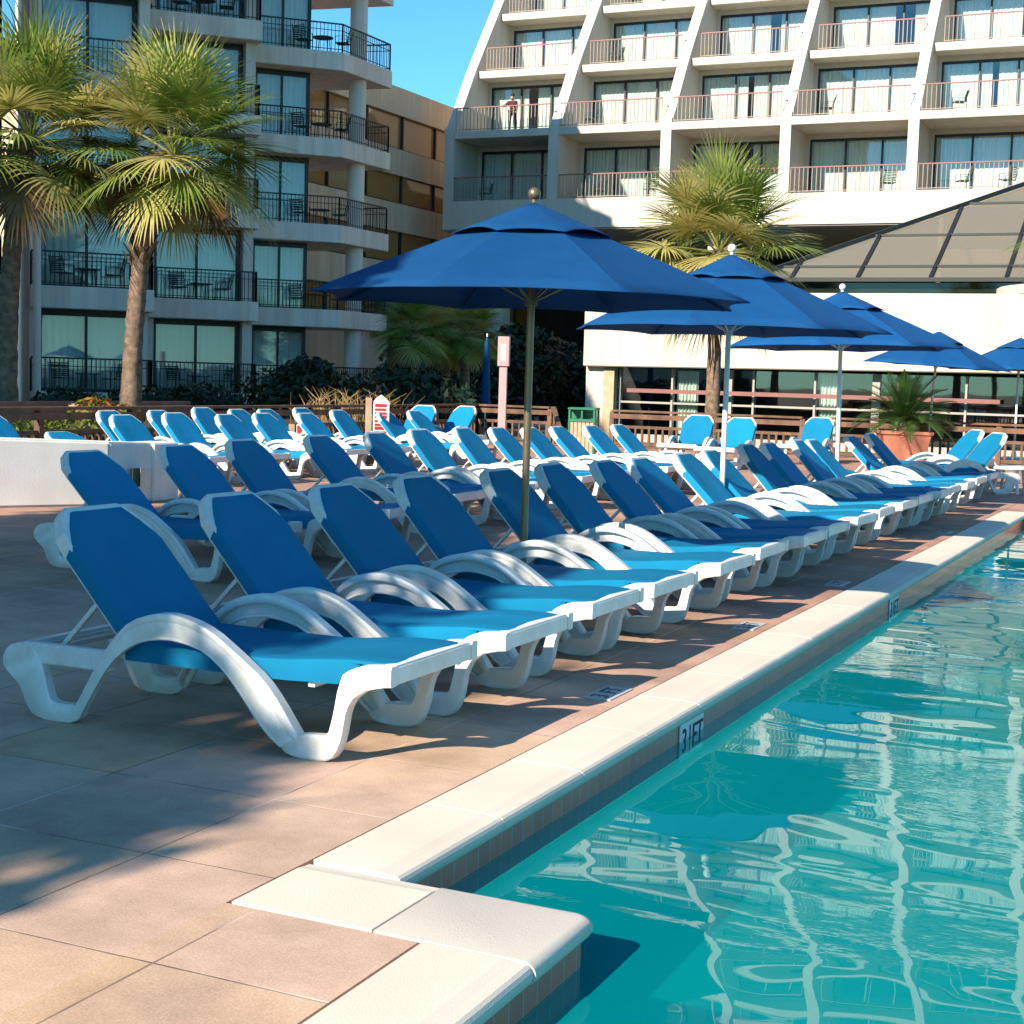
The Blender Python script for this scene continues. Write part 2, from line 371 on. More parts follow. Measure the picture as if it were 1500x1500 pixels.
M['lawn'] = pmat('lawn', (.05,.07,.02), .95, .3, .8, .4, 8)

# ------------------------------------------------------------------ camera, sky, sun
cam = bpy.data.cameras.new('camera'); co = bpy.data.objects.new('camera', cam); col.objects.link(co)
f_px, pitch, roll, yaw = 2243.18, .0871202137, .0296453986, .431474162
F = Vector((-math.sin(yaw)*math.cos(pitch), math.cos(yaw)*math.cos(pitch), -math.sin(pitch)))
Rt = Vector((math.cos(yaw), math.sin(yaw), 0)); U = Rt.cross(F)
r_ = Rt*math.cos(roll) + U*math.sin(roll); u_ = -Rt*math.sin(roll) + U*math.cos(roll)
co.matrix_world = Matrix(((r_.x,u_.x,-F.x,0),(r_.y,u_.y,-F.y,0),(r_.z,u_.z,-F.z,1.25),(0,0,0,1)))
cam.sensor_width = 36; cam.lens = f_px/1500*36; cam.clip_start = .05; cam.clip_end = 3000
sc.camera = co

SUN_EL, SUN_A = R(29.5), R(17)          # sun behind-left of the camera
sdir = Vector((-math.sin(SUN_A)*math.cos(SUN_EL), -math.cos(SUN_A)*math.cos(SUN_EL), math.sin(SUN_EL)))
sl = bpy.data.lights.new('sun', 'SUN'); sl.energy = 4.3; sl.angle = R(.55); sl.color = (1.0,.89,.74)
so = bpy.data.objects.new('sun', sl); col.objects.link(so)
so.rotation_euler = sdir.to_track_quat('Z', 'Y').to_euler(); so.location = (-6,-14,20)
w = bpy.data.worlds.new('World'); sc.world = w; w.use_nodes = True
nt = w.node_tree; bg = nt.nodes['Background']
sky = nt.nodes.new('ShaderNodeTexSky'); sky.sky_type = 'NISHITA'; sky.sun_disc = False
sky.sun_elevation = SUN_EL; sky.sun_rotation = math.atan2(sdir.x, sdir.y)
sky.air_density = 1.0; sky.dust_density = .0; sky.ozone_density = 6
tint = nt.nodes.new('ShaderNodeMix'); tint.data_type = 'RGBA'; tint.blend_type = 'MULTIPLY'; tint.inputs['Factor'].default_value = 1
nt.links.new(sky.outputs[0], tint.inputs['A']); tint.inputs['B'].default_value = (.50,.92,.92,1)
nt.links.new(tint.outputs['Result'], bg.inputs['Color']); bg.inputs['Strength'].default_value = .10
sc.view_settings.view_transform = 'Standard'; sc.view_settings.look = 'None'; sc.view_settings.exposure = 1.2; sc.view_settings.gamma = 1
sc.cycles.max_bounces = 8; sc.cycles.transparent_max_bounces = 16; sc.cycles.caustics_reflective = False; sc.cycles.caustics_refractive = False
sc.cycles.use_denoising = True

# ------------------------------------------------------------------ ground, deck, pool
g_ = MB(); hx0, hx1, hy0, hy1 = -1.95, 9.2, -6.3, 16.8
for x0, x1, y0, y1 in ((-900,hx0,-900,900),(hx1,900,-900,900),(hx0,hx1,-900,hy0),(hx0,hx1,hy1,900)):
    g_.add([(x0,y0,-.62),(x1,y0,-.62),(x1,y1,-.62),(x0,y1,-.62)], [(0,1,2,3)])
tag(g_.build('ground', M['lawn'], recalc=False), kind='structure')
WX, JX, JY, EY, PX = -1.81, -1.285, 3.25, 16.62, 9.0     # pool wall planes
d = MB()
d.box(-15.5, -2.056, JY-9.5, 28.2, -.6, 0)
d.box(-2.05, 13, EY+.27, 28.2, -.6, -.0005)
d.box(9.3, 13, -9, EY+.27, -.6, -.0005)
tag(d.build('deck', M['deck'], recalc=True), kind='structure')
d = MB(); d.box(-2.055, -1.541, JY-9.5, 2.918, -.6, .0005)
tag(d.build('deck', M['deck2']), kind='structure')
# coping: bullnosed cast-stone pieces
def nose(lo, hi, sgn):        # profile across the coping: lo = deck side, hi = pool side
    t = .052; r = .026
    pr = [(lo, 0.004), (lo, -t), (hi-sgn*r, -t)]
    for i in range(1, 8):
        a = -PI/2 + PI*i/8
        pr.append((hi-sgn*r + sgn*r*math.cos(a), -t/2+r*math.sin(a)))
    pr += [(hi-sgn*r*1.6, 0.0), (hi-sgn*.07, .004)]
    return pr
cp = MB()
def run_y(lo, hi, y0, y1, sgn=1, step=.60):
    n = max(1, round(abs(y1-y0)/step)); s = (y1-y0)/n
    for i in range(n):
        jit = rnd.uniform(-.0005, .0005)
        cp.prism_axis([(a, z+jit) for a, z in nose(lo, hi, sgn)], y0+i*s+.0015, y0+(i+1)*s-.0015, lambda p, t: (p[0], t, p[1]))
def run_x(lo, hi, x0, x1, sgn=1, step=.60):
    n = max(1, round(abs(x1-x0)/step)); s = (x1-x0)/n
    for i in range(n):
        jit = rnd.uniform(-.0005, .0005)
        cp.prism_axis([(a, z+jit) for a, z in nose(lo, hi, sgn)], x0+i*s+.0015, x0+(i+1)*s-.0015, lambda p, t: (t, p[0], p[1]))
run_y(-2.045, -1.785, 3.285, EY-.03)
run_x(2.925, 3.28, -2.045, -1.662, step=.40)
run_y(-1.53, -1.262, JY-9.5, 2.922)
run_x(EY+.265, EY-.03, -2.045, 9.0, sgn=-1)
tag(cp.build('pool_coping', M['coping'], smooth=False, bevel=.0012), kind='structure')
cc = MB(); rings = []; t_, rr_ = .052, .026
for k in range(9):
    a_ = -PI/2+PI*k/8; ins = rr_*(1-math.cos(a_)); z_ = -t_/2+rr_*math.sin(a_)+(.003 if k == 8 else 0); rc = .035-ins*.5
    x1, y1 = -1.258-ins, 3.283-ins
    rings.append([(-1.659,2.926,z_),(x1,2.926,z_)]+[(x1-rc+rc*math.cos(q_*PI/12), y1-rc+rc*math.sin(q_*PI/12), z_) for q_ in range(7)]+[(-1.659,y1,z_)])
cc.loft(rings); tag(cc.build('coping_corner', M['coping'], smooth=True, sharp=50), kind='structure')
# basin: tile band on the walls, plaster below
def quad_uv(me, name, quads, mat):
    vs = [v for q in quads for v in q[0]]; fs = [tuple(range(4*i, 4*i+4)) for i in range(len(quads))]
    m_ = bpy.data.meshes.new(name); m_.from_pydata(vs, [], fs); m_.materials.append(mat)
    uv = m_.uv_layers.new(name='UVMap'); k = 0
    for q in quads:
        for c in q[1]: uv.data[k].uv = c; k += 1
    o = bpy.data.objects.new(name, m_); col.objects.link(o); return o
T0, T1 = -.053, -.203
q = []
def tb(a, b):
    L_ = math.dist(a, b)
    q.append(([(a[0],a[1],T1),(b[0],b[1],T1),(b[0],b[1],T0),(a[0],a[1],T0)], [(0,0),(L_,0),(L_,.150),(0,.150)]))
tb((WX,JY),(WX,EY)); tb((JX,JY-9.4),(JX,JY)); tb((JX,JY),(WX,JY)); tb((WX,EY),(PX,EY)); tb((PX,EY),(PX,JY-9.4))
tag(quad_uv(None, 'pool_tile_band', q, M['tile']), kind='structure')
b = MB(); ZB = -.62
for a, c in (((WX,JY),(WX,EY)),((JX,JY-9.4),(JX,JY)),((JX,JY),(WX,JY)),((WX,EY),(PX,EY)),((PX,EY),(PX,JY-9.4))):
    b.add([(a[0],a[1],ZB),(c[0],c[1],ZB),(c[0],c[1],T1),(a[0],a[1],T1)], [(0,1,2,3)])
b.add([(WX,JY-9.4,ZB),(PX,JY-9.4,ZB),(PX,EY,ZB),(WX,EY,ZB)], [(0,1,2,3)])
tag(b.build('pool_basin', M['pool'], recalc=False), kind='structure')
wv = MB()
wv.add([(WX,JY,-.122),(JX,JY,-.122),(PX,JY,-.122),(PX,EY,-.122),(WX,EY,-.122),(JX,JY-9.4,-.122),(PX,JY-9.4,-.122)], [(0,1,2,3,4),(5,6,2,1)])
tag(wv.build('water', M['water'], recalc=False), kind='structure')

# lettering helpers
def text_mesh(s, size, mat, name='lettering', parent=None, sx=1.0):
    cu = bpy.data.curves.new(name, 'FONT'); cu.body = s; cu.size = size; cu.extrude = .0012; cu.align_x = 'CENTER'; cu.align_y = 'CENTER'
    o = bpy.data.objects.new(name, cu); col.objects.link(o)
    me = eval_mesh(o); bpy.data.objects.remove(o)
    me.materials.clear(); me.materials.append(mat)
    o = bpy.data.objects.new(name, me); col.objects.link(o)
    if parent: o.parent = parent
    o.scale = (sx, 1, 1)
    return o
def tile_marker(y, label):
    t = thing('depth_marker', label, 'depth marker', (WX+.003, y, -.128), 0, 'depth markers on the pool tile line')
    MB().box(-.001, .004, -.145, .145, -.074, .074).build('plate', M['signwhite'], t)
    # reads from the pool: along +Y, up +Z
    for s, yy, sz, zz in (('3', -.095, .135, 0), ('1', -.028, .085, .022), ('-', -.028, .09, -.045), ('FT', .068, .135, 0)):
        o = text_mesh(s, sz, M['ink'], 'lettering', t, .95); o.rotation_euler = (PI/2, 0, PI/2); o.location = (.0055, yy, zz)
    return t
tile_marker(5.66, 'white 3 FT depth marker on the tile line, nearest the camera')
tile_marker(9.73, 'white 3 FT depth marker on the tile line, farther along the pool')
def deck_marker(y, label):
    t = thing('deck_marker', label, 'deck marker', (-2.165, y, .0), 0, 'white marker tiles set in the deck')
    MB().box(-.058, .058, -.13, .13, -.004, .004).build('plate', M['plate_faded'], t)
    for s, yy, sz in (('3', -.08, .105), ('FT', .04, .105)):
        o = text_mesh(s, sz, M['ink_faded'], 'lettering', t, .95); o.rotation_euler = (0, 0, PI/2); o.location = (0, yy, .005)
    return t
for y, l in ((5.68, 'white marker tile in the deck nearest the camera, beside the third lounger'), (7.70, 'white marker tile in the deck, second from the camera'),
             (9.73, 'white marker tile in the deck, third from the camera'), (13.9, 'white marker tile in the deck, farthest from the camera')):
    deck_marker(y, l)

# ------------------------------------------------------------------ loungers
def resample(p, n):
    L_ = [0]
    for a, c in zip(p, p[1:]): L_.append(L_[-1]+math.dist(a, c))
    out = []
    for i in range(n):
        t = L_[-1]*i/(n-1); k = 0
        while k < len(p)-2 and L_[k+1] < t: k += 1
        s = (t-L_[k])/max(1e-9, L_[k+1]-L_[k]); s = min(1, max(0, s))
        out.append((p[k][0]+(p[k+1][0]-p[k][0])*s, p[k][1]+(p[k+1][1]-p[k][1])*s))
    return out
def strip(mb, up, lo, y0, y1, n=22, c=.007, m=0):
    """moulded strip between two profile lines (x,z), chamfered cross-section, thickness y0..y1"""
    up, lo = resample(up, n), resample(lo, n); rings = []
    for (ux, uz), (lx, lz) in zip(up, lo):
        dx, dz = ux-lx, uz-lz; L_ = math.hypot(dx, dz) or 1e-6; dx /= L_; dz /= L_
        cc = min(c, L_*.3)
        rings.append([(lx+dx*cc, y0, lz+dz*cc), (ux-dx*cc, y0, uz-dz*cc), (ux, y0+c*.8, uz), (ux, y1-c*.8, uz),
                      (ux-dx*cc, y1, uz-dz*cc), (lx+dx*cc, y1, lz+dz*cc), (lx, y1-c*.8, lz), (lx, y0+c*.8, lz)])
    mb.loft(rings, m)
A_UP = [(-.560,.050),(-.474,.195),(-.422,.274),(-.39,.31),(-.344,.357),(-.275,.395),(-.201,.413),(-.144,.416),(-.083,.408),(-.021,.391),(.034,.366),(.116,.318),(.205,.262),(.256,.218),(.310,.150),(.367,.072)]
A_LO = [(-.525,.032),(-.477,.11),(-.424,.193),(-.372,.246),(-.325,.279),(-.268,.306),(-.2,.32),(-.137,.324),(-.076,.316),(-.02,.301),(.035,.273),(.093,.229),(.145,.177),(.195,.115),(.249,.060),(.297,.028)]
RL_O = [(-.82,.262),(-.862,.246),(-.884,.20),(-.880,.172),(-.845,.142),(-.800,.108),(-.777,.051),(-.746,.012),(-.70,0),(-.58,0),(-.545,.012),(-.525,.033)]
RL_I = [(-.79,.266),(-.745,.255),(-.708,.212),(-.694,.17),(-.680,.12),(-.664,.074),(-.64,.066),(-.59,.066),(-.558,.070)]
FL_O = [(.295,.032),(.318,.010),(.36,0),(.46,0),(.500,.016),(.521,.05),(.532,.09),(.546,.175),(.572,.22),(.616,.25),(.665,.264),(.706,.270)]
FL_I = [(.367,.078),(.40,.084),(.455,.086),(.482,.092),(.498,.167),(.512,.25),(.528,.292),(.558,.313),(.603,.329),(.665,.335),(.706,.334)]
A_UP = [(x, z+.010*max(0, min(1,(z-.25)/.12))) for x, z in A_UP]; A_LO = [(x, z+.013*max(0, min(1,(z-.18)/.10))) for x, z in A_LO]
def make_lounger():
    root = thing('sun_lounger', 'x', 'sun lounger')
    for sgn in (1, -1):
        y0, y1 = (.292, .350) if sgn > 0 else (-.350, -.292)
        a = MB(); up_, lo_ = resample(A_UP, 26), resample(A_LO, 26)
        md = [(u[0]+(l[0]-u[0])*.36, u[1]+(l[1]-u[1])*.36) for u, l in zip(up_, lo_)]
        m2 = [(u[0]+(l[0]-u[0])*.06, u[1]+(l[1]-u[1])*.06) for u, l in zip(up_, lo_)]
        strip(a, up_, md, y0, y1, 26); yo = (.335,.3485) if sgn > 0 else (-.3485,-.335)
        strip(a, m2, lo_, yo[0], yo[1], 26, .003)
        md2 = [(u[0]+(l[0]-u[0])*.86, u[1]+(l[1]-u[1])*.86) for u, l in zip(up_, lo_)]
        strip(a, md2, lo_, y0+(.022 if sgn > 0 else .0005), y1-(.0005 if sgn > 0 else .022), 26, .004)
        a.build('armrest', M['plastic'], root, smooth=True)
        a = MB(); strip(a, RL_O, RL_I, y0+.003, y1-.003, 20); a.build('leg', M['plastic'], root, smooth=True)
        a = MB(); strip(a, FL_I, FL_O, y0+.003, y1-.003, 20); a.build('leg', M['plastic'], root, smooth=True)
        a = MB(); a.box(-.79, -.41, y0+.008, y1-.008, .197, .270)
        a.box(-.41, .68, sgn*.262-.012, sgn*.262+.012, .255, .284)
        a.build('side_rail', M['plastic'], root, bevel=.006)
    a = MB(); a.box(-.835, -.775, -.296, .296, .214, .262); a.box(-.56, -.535, -.296, .296, .222, .246)
    a.build('rear_bar', M['plastic'], root, bevel=.012, seg=2)
    a = MB(); a.box(.650, .7035, -.296, .296, .270, .3325)
    a.build('foot_bar', M['plastic'], root, bevel=.006, seg=2)
    MB().box(.36, .385, -.27, .27, .225, .256).build('cross_bar', M['plastic'], root)
    # seat sling wraps the rails
    a = MB(); rings = []
    for x in (-.375,-.30,-.2,-.1,0,.1,.2,.3,.4,.48,.525,.57,.60,.63,.655,.672,.680):
        sag = .012*math.sin(PI*min(1,(x+.375)/1.1))
        hw = .284 + (.0 if x < .63 else -.018*((x-.63)/.05)**2)
        zb = .248 if x < .48 else min(.322,.248+.074*((x-.48)/.09))
        zt_ = -.030*(1 if x < .25 else max(0, 1-(x-.25)/.30)**1.4) - (0 if x < .655 else .006*((x-.655)/.025)**2)
        rings.append([(x, yy*hw, zz+zt_) for yy, zz in ((-.97,zb-zt_*.6),(-1.01,zb+.002-zt_*.6),(-1.015,.322),(-.985,.333),(-.9,.337),(-.5,.336-sag*.8),(0,.335-sag),(.5,.336-sag*.8),(.9,.337),(.985,.333),(1.015,.322),(1.01,zb+.002-zt_*.6),(.97,zb-zt_*.6),(.95,.3235),(0,.3235-sag),(-.95,.3235))])
    a.loft(rings); a.build('seat_sling', M['sling'], root, smooth=True)
    # backrest hinged on the frame
    ALPHA = R(47)
    fr = MB()
    path = [(0,-.255),(.20,-.255),(.40,-.255),(.465,-.250),(.553,-.180),(.566,-.158),(.566,.158),(.553,.180),(.465,.250),(.40,.255),(.20,.255),(0,.255)]
    rings = []
    for i, (u, y) in enumerate(path):
        p0 = path[max(i-1,0)]; p1 = path[min(i+1,len(path)-1)]
        tx, ty = p1[0]-p0[0], p1[1]-p0[1]; L_ = math.hypot(tx,ty); nx, ny = ty/L_, -tx/L_
        hw = .022
        sec = [(-hw,-.036),(-hw*.6,-.044),(hw*.6,-.044),(hw,-.036),(hw,.006),(hw*.6,.014),(-hw*.6,.014),(-hw,.006)]
        rings.append([(-(u+nx*s), y+ny*s, wv_) for s, wv_ in sec])
    fr.loft(rings)
    fr.beam((-.02,-.25,-.025), (-.02,.25,-.025), .03, .03)
    # moulded corner webs
    for sgn in (1,-1):
        fr.prism_axis([(-.30,sgn*.240),(-.455,sgn*.240),(-.55,sgn*.165),(-.54,sgn*.10),(-.40,sgn*.20)][::sgn], -.022, .004, lambda p, t: (p[0], p[1], t))
    bf = fr.build('backrest_frame', M['plastic'], root, smooth=False, bevel=0)
    bf.location = (-.353, 0, .300); bf.rotation_euler = (0, ALPHA, 0)
    sg = MB(); rings = []
    st = [(-.01,.279,-.034),(.10,.280,-.034),(.22,.280,-.034),(.395,.279,-.034),(.425,.268,-.02),(.455,.246,.004),(.49,.222,.006),(.535,.182,.006),(.558,.160,.008)]
    for u, hw, wb in st:
        sag = .014*math.sin(PI*max(0,u)/.56)
        rings.append([(-u, yy*hw, ww) for yy, ww in ((-.93,wb),(-1,wb+.003),(-1.012,min(.006,wb+.03)),(-.975,.019),(-.9,.022),(-.5,.021-sag*.8),(0,.020-sag),(.5,.021-sag*.8),(.9,.022),(.975,.019),(1.012,min(.006,wb+.03)),(1,wb+.003),(.93,wb),(.90,.0105),(0,.006-sag),(-.90,.0105))])
    sg.loft(rings); sg.build('backrest_sling', M['sling'], bf, smooth=True)
    pr = MB()
    for sgn in (1,-1):
        pr.beam((-.51, sgn*.215, .452), (-.705, sgn*.215, .245), .022, .018)
    pr.beam((-.705,-.29,.245), (-.705,.29,.245), .018, .018)
    pr.build('prop_bar', M['plastic'], root, bevel=.003)
    return root
proto = make_lounger(); used = [False]
def narrow(o):
    for k in o.children:
        for v in k.data.vertices: v.co.y *= .89
        narrow(k)
narrow(proto)
def lounger(x, y, rz, label, group, recline=None):
    o = proto if not used[0] else copy_tree(proto); used[0] = True
    o.location = (x, y, 0); o.rotation_euler = (0, 0, rz); o['label'] = label; o['group'] = group
    for k in o.children:
        if k.name.startswith('backrest_frame'):
            k.rotation_euler = (0, R(recline) if recline else R(46.5+rnd.uniform(-2.5,2.5)), 0)
    if recline and recline < 40:
        for k in list(o.children):
            if k.name.startswith('prop_bar'): bpy.data.objects.remove(k)
    return o
jit = lambda s: rnd.uniform(-s, s)
G1 = 'blue loungers in the poolside row'
row1 = [4.25,5.05,5.92,6.67,7.64,8.48,9.32,10.09,11.03,11.79,12.72,13.50,14.40,15.12,15.92,16.93,17.93]
for i, y in enumerate(row1):
    flat = (i == 14)
    lab = f'blue lounger, {ORD[i]} from the camera in the poolside row' + (', backrest lowered nearly flat' if flat else '')
    lounger(-3.0+jit(.02), y+.21, R(0 if i == 0 else jit(1.8)-.8), lab, G1, 14 if flat else None)
row2 = [(-6.55,7.47),(-6.54,8.42),(-6.56,9.19),(-6.85,10.72),(-6.86,11.69),(-6.96,12.64),(-6.96,13.6),(-7.0,14.54),(-6.92,15.2),(-6.93,16.02),(-6.82,16.73),(-6.74,17.43)]
for i, (x, y) in enumerate(row2):
    lounger(x+.75, y+.21, R(jit(2)), f'blue lounger, {ORD[i]} from the camera in the second row back from the pool', 'blue loungers in the second row')
row3 = [(-12.0,12.3,None),(-11.3,12.75,22),(-11.02,13.32,None),(-10.98,14.16,None),(-10.92,15.15,None),(-10.94,15.93,None),(-10.92,16.92,None),(-11.1,18.0,None),(-10.95,19.02,None),(-11.2,20.4,None)]
for i, (x, y, rec) in enumerate(row3):
    lab = f'blue lounger, {ORD[i]} from the left in the third row back from the pool' + (', backrest lowered' if rec else '')
    if i == 0: lab = 'blue lounger at the left edge, half hidden behind the low white wall'
    lounger(x+.75, y+.21, R(jit(2)), lab, 'blue loungers in the third row', rec)
row4 = [(-12.18,14.5),(-12.2,15.5),(-12.35,16.55),(-12.3,17.35),(-12.3,18.05),(-11.9,18.3)]
for i, (x, y) in enumerate(row4):
    lounger(x+.75, y+.21, R(jit(2)), f'blue lounger, {ORD[i]} from the left in the rearmost row by the wooden fence', 'blue loungers in the rearmost row')
face = [(-7.55,22.9,R(-86),'blue lounger facing the camera, left one of the pair by the near white umbrella pole'),
        (-6.72,22.3,R(-90),'blue lounger facing the camera, right one of the pair by the near white umbrella pole'),
        (-6.1,24.7,R(-92),'blue lounger facing the camera by the fence, standing alone left of the potted cycad'),
        (-12.2,22.2,R(-88),'blue lounger facing the camera just right of the red rules sign'),
        (-11.9,22.9,R(-100),'blue lounger facing the camera left of the pinkish lamp post'),
        (-3.10,19.5,R(215),'blue lounger facing left, front one of the pair beside the white side table'),
        (-3.55,20.75,R(213),'blue lounger facing left, rear one of the pair by the terracotta pot')]
for x, y, a, l in face:
    lounger(x, y, a, l, 'blue loungers turned to face the pool chairs', 50)

# ------------------------------------------------------------------ umbrellas
def make_umbrella(metal, rim=1.21, zr=1.66, zt=2.16):
    t = thing('patio_umbrella', 'x', 'umbrella', group='blue patio umbrellas')
    h = zt-zr
    def zc(rf): return zr + h*(1-rf)**.96
    NS, NR = 8, 7; a = MB(); vs = []; fs = []
    r0 = .18
    for k in range(8):
        for s in range(NS):
            for ri in range(NR+1):
                rf = r0+(1-r0)*ri/NR; s_ = s/NS
                p = Vector((math.cos(k*PI/4), math.sin(k*PI/4), 0)).lerp(Vector((math.cos((k+1)*PI/4), math.sin((k+1)*PI/4), 0)), s_)
                sc_ = 4*s_*(1-s_)
                rr = rim*rf*(1-.045*sc_*rf*rf)
                vs.append((p.x*rr, p.y*rr, zc(rf)-.030*sc_*rf*(1-rf)*2+.012*sc_*rf*rf))
    n = 8*NS
    for i in range(n):
        for ri in range(NR):
            j = (i+1) % n
            fs.append((i*(NR+1)+ri, i*(NR+1)+ri+1, j*(NR+1)+ri+1, j*(NR+1)+ri))
    cap = a.add(vs, fs).build('canopy', M['canopy'], t, smooth=False)
    for p in cap.data.polygons: p.use_smooth = True
    cap.data.set_sharp_from_angle(angle=R(9))
    # keep the ribs crisp
    es = cap.data.edges
    sm = cap.modifiers.new('thick', 'SOLIDIFY'); sm.thickness = .005; sm.offset = 1
    # vent cap
    a = MB(); vs = []; fs = []; NR2 = 5; R1 = .455
    for k in range(8):
        for s in range(NS):
            for ri in range(NR2+1):
                rf = .02+.98*ri/NR2; s_ = s/NS; sc_ = 4*s_*(1-s_)
                p = Vector((math.cos(k*PI/4), math.sin(k*PI/4), 0)).lerp(Vector((math.cos((k+1)*PI/4), math.sin((k+1)*PI/4), 0)), s_)
                rr = R1*rf*(1-.03*sc_)
                vs.append((p.x*rr, p.y*rr, zc(rr/rim)+.026-.010*rf+.022*sc_*rf**3*(1 if k % 2 else .45)))
    for i in range(n):
        for ri in range(NR2):
            j = (i+1) % n
            fs.append((i*(NR2+1)+ri, i*(NR2+1)+ri+1, j*(NR2+1)+ri+1, j*(NR2+1)+ri))
    vc = a.add(vs, fs).build('vent_cap', M['canopy'], t, smooth=True)
    sm = vc.modifiers.new('thick', 'SOLIDIFY'); sm.thickness = .005; sm.offset = 1
    MB().tube([(0,0,0.02),(0,0,zt-.01)], .021, 14).build('pole', metal, t, smooth=True)
    MB().tube([(0,0,zr-.02),(0,0,zr+.045)], .034, 14).build('hub', metal, t, smooth=True)
    a = MB(); a.tube([(0,0,zt-.02),(0,0,zt+.045)], .016, 10); a.ball((0,0,zt+.072), .035)
    a.build('finial', metal, t, smooth=True)
    for k in range(8):
        e = Vector((math.cos(k*PI/4), math.sin(k*PI/4), 0))
        pts = [e*rim*rf+Vector((0,0,zc(rf)-.022)) for rf in (.03,.25,.5,.75,.955)]
        MB().tube(pts, .0085, 6).build('rib', M['canopy'], t)
        MB().tube([e*.03+Vector((0,0,zr+.01)), e*rim*.46+Vector((0,0,zc(.46)-.024))], .007, 6).build('strut', metal, t)
    MB().lathe([(.02,0),(.26,0),(.26,.05),(.20,.075),(.05,.085),(.035,.20),(.022,.20)], 24).build('base', M['darkmetal'] if metal is M['bronze'] else M['whitemetal'], t)
    return t
u1 = make_umbrella(M['bronze']); u1.location = (-3.40, 7.55, 0)
u1['label'] = 'large near blue umbrella on a bronze pole with round bronze finial'
uw = make_umbrella(M['whitemetal'], 1.27, 1.66, 2.24)
ulab = ['blue umbrella on a white pole directly right of the bronze-poled one', 'blue umbrella on a white pole, third from the camera',
        'blue umbrella on a leaning white pole beside the potted cycad', 'blue umbrella cut off by the right edge of the photo']
for i, (x, y, tilt) in enumerate(((-3.56,11.70,(0,0)), (-3.68,16.25,(0,R(-1))), (-4.60,27.0,(0,R(3))), (-3.45,29.6,(0,0)))):
    o = uw if i == 0 else copy_tree(uw)
    o.location = (x, y, 0); o.rotation_euler = (tilt[0], tilt[1], R(jit(4))); o['label'] = ulab[i]
# closed umbrella in the shade
t = thing('closed_umbrella', 'folded dark blue umbrella standing in the shade behind the fence', 'umbrella', (-18.4,38.0,-.6))
t.scale = (1,1,1.0)
MB().lathe([(.02,1.0),(.10,1.02),(.13,1.2),(.10,2.0),(.06,2.75),(.015,3.0)], 12).build('folded_canopy', M['canopy'], t, smooth=True)
MB().tube([(0,0,0),(0,0,3.05)], .022, 8).build('pole', M['whitemetal'], t)

# ------------------------------------------------------------------ palms
def fan_leaf(mb, base, dirv, plen, blen, droop, mat, n=30, spread=130):
    base = Vector(base); dirv = Vector(dirv).normalized()
    side = dirv.cross(Vector((0,0,1)))
    side = side.normalized() if side.length > .05 else Vector((1,0,0))
    side = (side + Vector((0,0,1))*rnd.uniform(-.35,.35)).normalized()
    up = side.cross(dirv).normalized()
    # petiole bends down
    pts = []; p = base.copy(); dcur = dirv.copy()
    for i in range(5):
        pts.append(p.copy()); p = p + dcur*(plen/4); dcur = (dcur + Vector((0,0,-droop*.10))).normalized()
    mb.tube(pts, [.022,.018,.015,.012,.010], 4, mat, cap=False)
    h = pts[-1]; dcur = (pts[-1]-pts[-2]).normalized(); up = side.cross(dcur).normalized()
    for i in range(n):
        th = R(-spread + 2*spread*(i+rnd.uniform(-.2,.2))/(n-1))
        ln = blen*(1-.30*abs(th/R(spread))**1.6)*rnd.uniform(.9,1.08)
        dv = (dcur*math.cos(th) + side*math.sin(th) + up*(.16*abs(math.sin(th))+rnd.uniform(-.05,.05))).normalized()
        wv_ = dv.cross(up).normalized()
        q_ = h + dcur*(.0 if abs(th) > 1.2 else .10*math.cos(th))
        prev = None; gdn = Vector((0,0,-1)); dd = dv.copy(); vs = []
        for s in range(5):
            t_ = s/4; wd = (.010, .022, .020, .012, .002)[s]
            fold = up*(.010 if s else 0)
            vs += [q_ - wv_*wd + fold, q_ + wv_*wd + fold]
            stp = ln/4
            dd = (dd + gdn*(droop*.10 + (.31*t_**2.2)*(.55+droop*.35))).normalized()
            q_ = q_ + dd*stp
        mb.add(vs, [(2*s, 2*s+1, 2*s+3, 2*s+2) for s in range(4)], mat)
def make_crown(nleaf, scale, seed, dry=.12, span=122):
    global rnd
    sv = rnd; rnd = random.Random(seed); mb = MB()
    for i in range(nleaf):
        az = i*2.39996 + rnd.uniform(-.25,.25); f = (i+.5)/nleaf
        el = R(84 - span*f**.92 + rnd.uniform(-9,9))
        dv = Vector((math.cos(az)*math.cos(el), math.sin(az)*math.cos(el), math.sin(el)))
        mt = 2 if (f > 1-dry) else (1 if rnd.random() < .42 else 0)
        fan_leaf(mb, (dv.x*.07, dv.y*.07, -.35*f+.05), dv, scale*rnd.uniform(.72,.95), scale*rnd.uniform(.92,1.14), .30+.95*f, mt, 46)
    rnd = sv
    me = mb.build('crown', [M['leaf'], M['leafy'], M['leafd']], None, recalc=False)
    return me
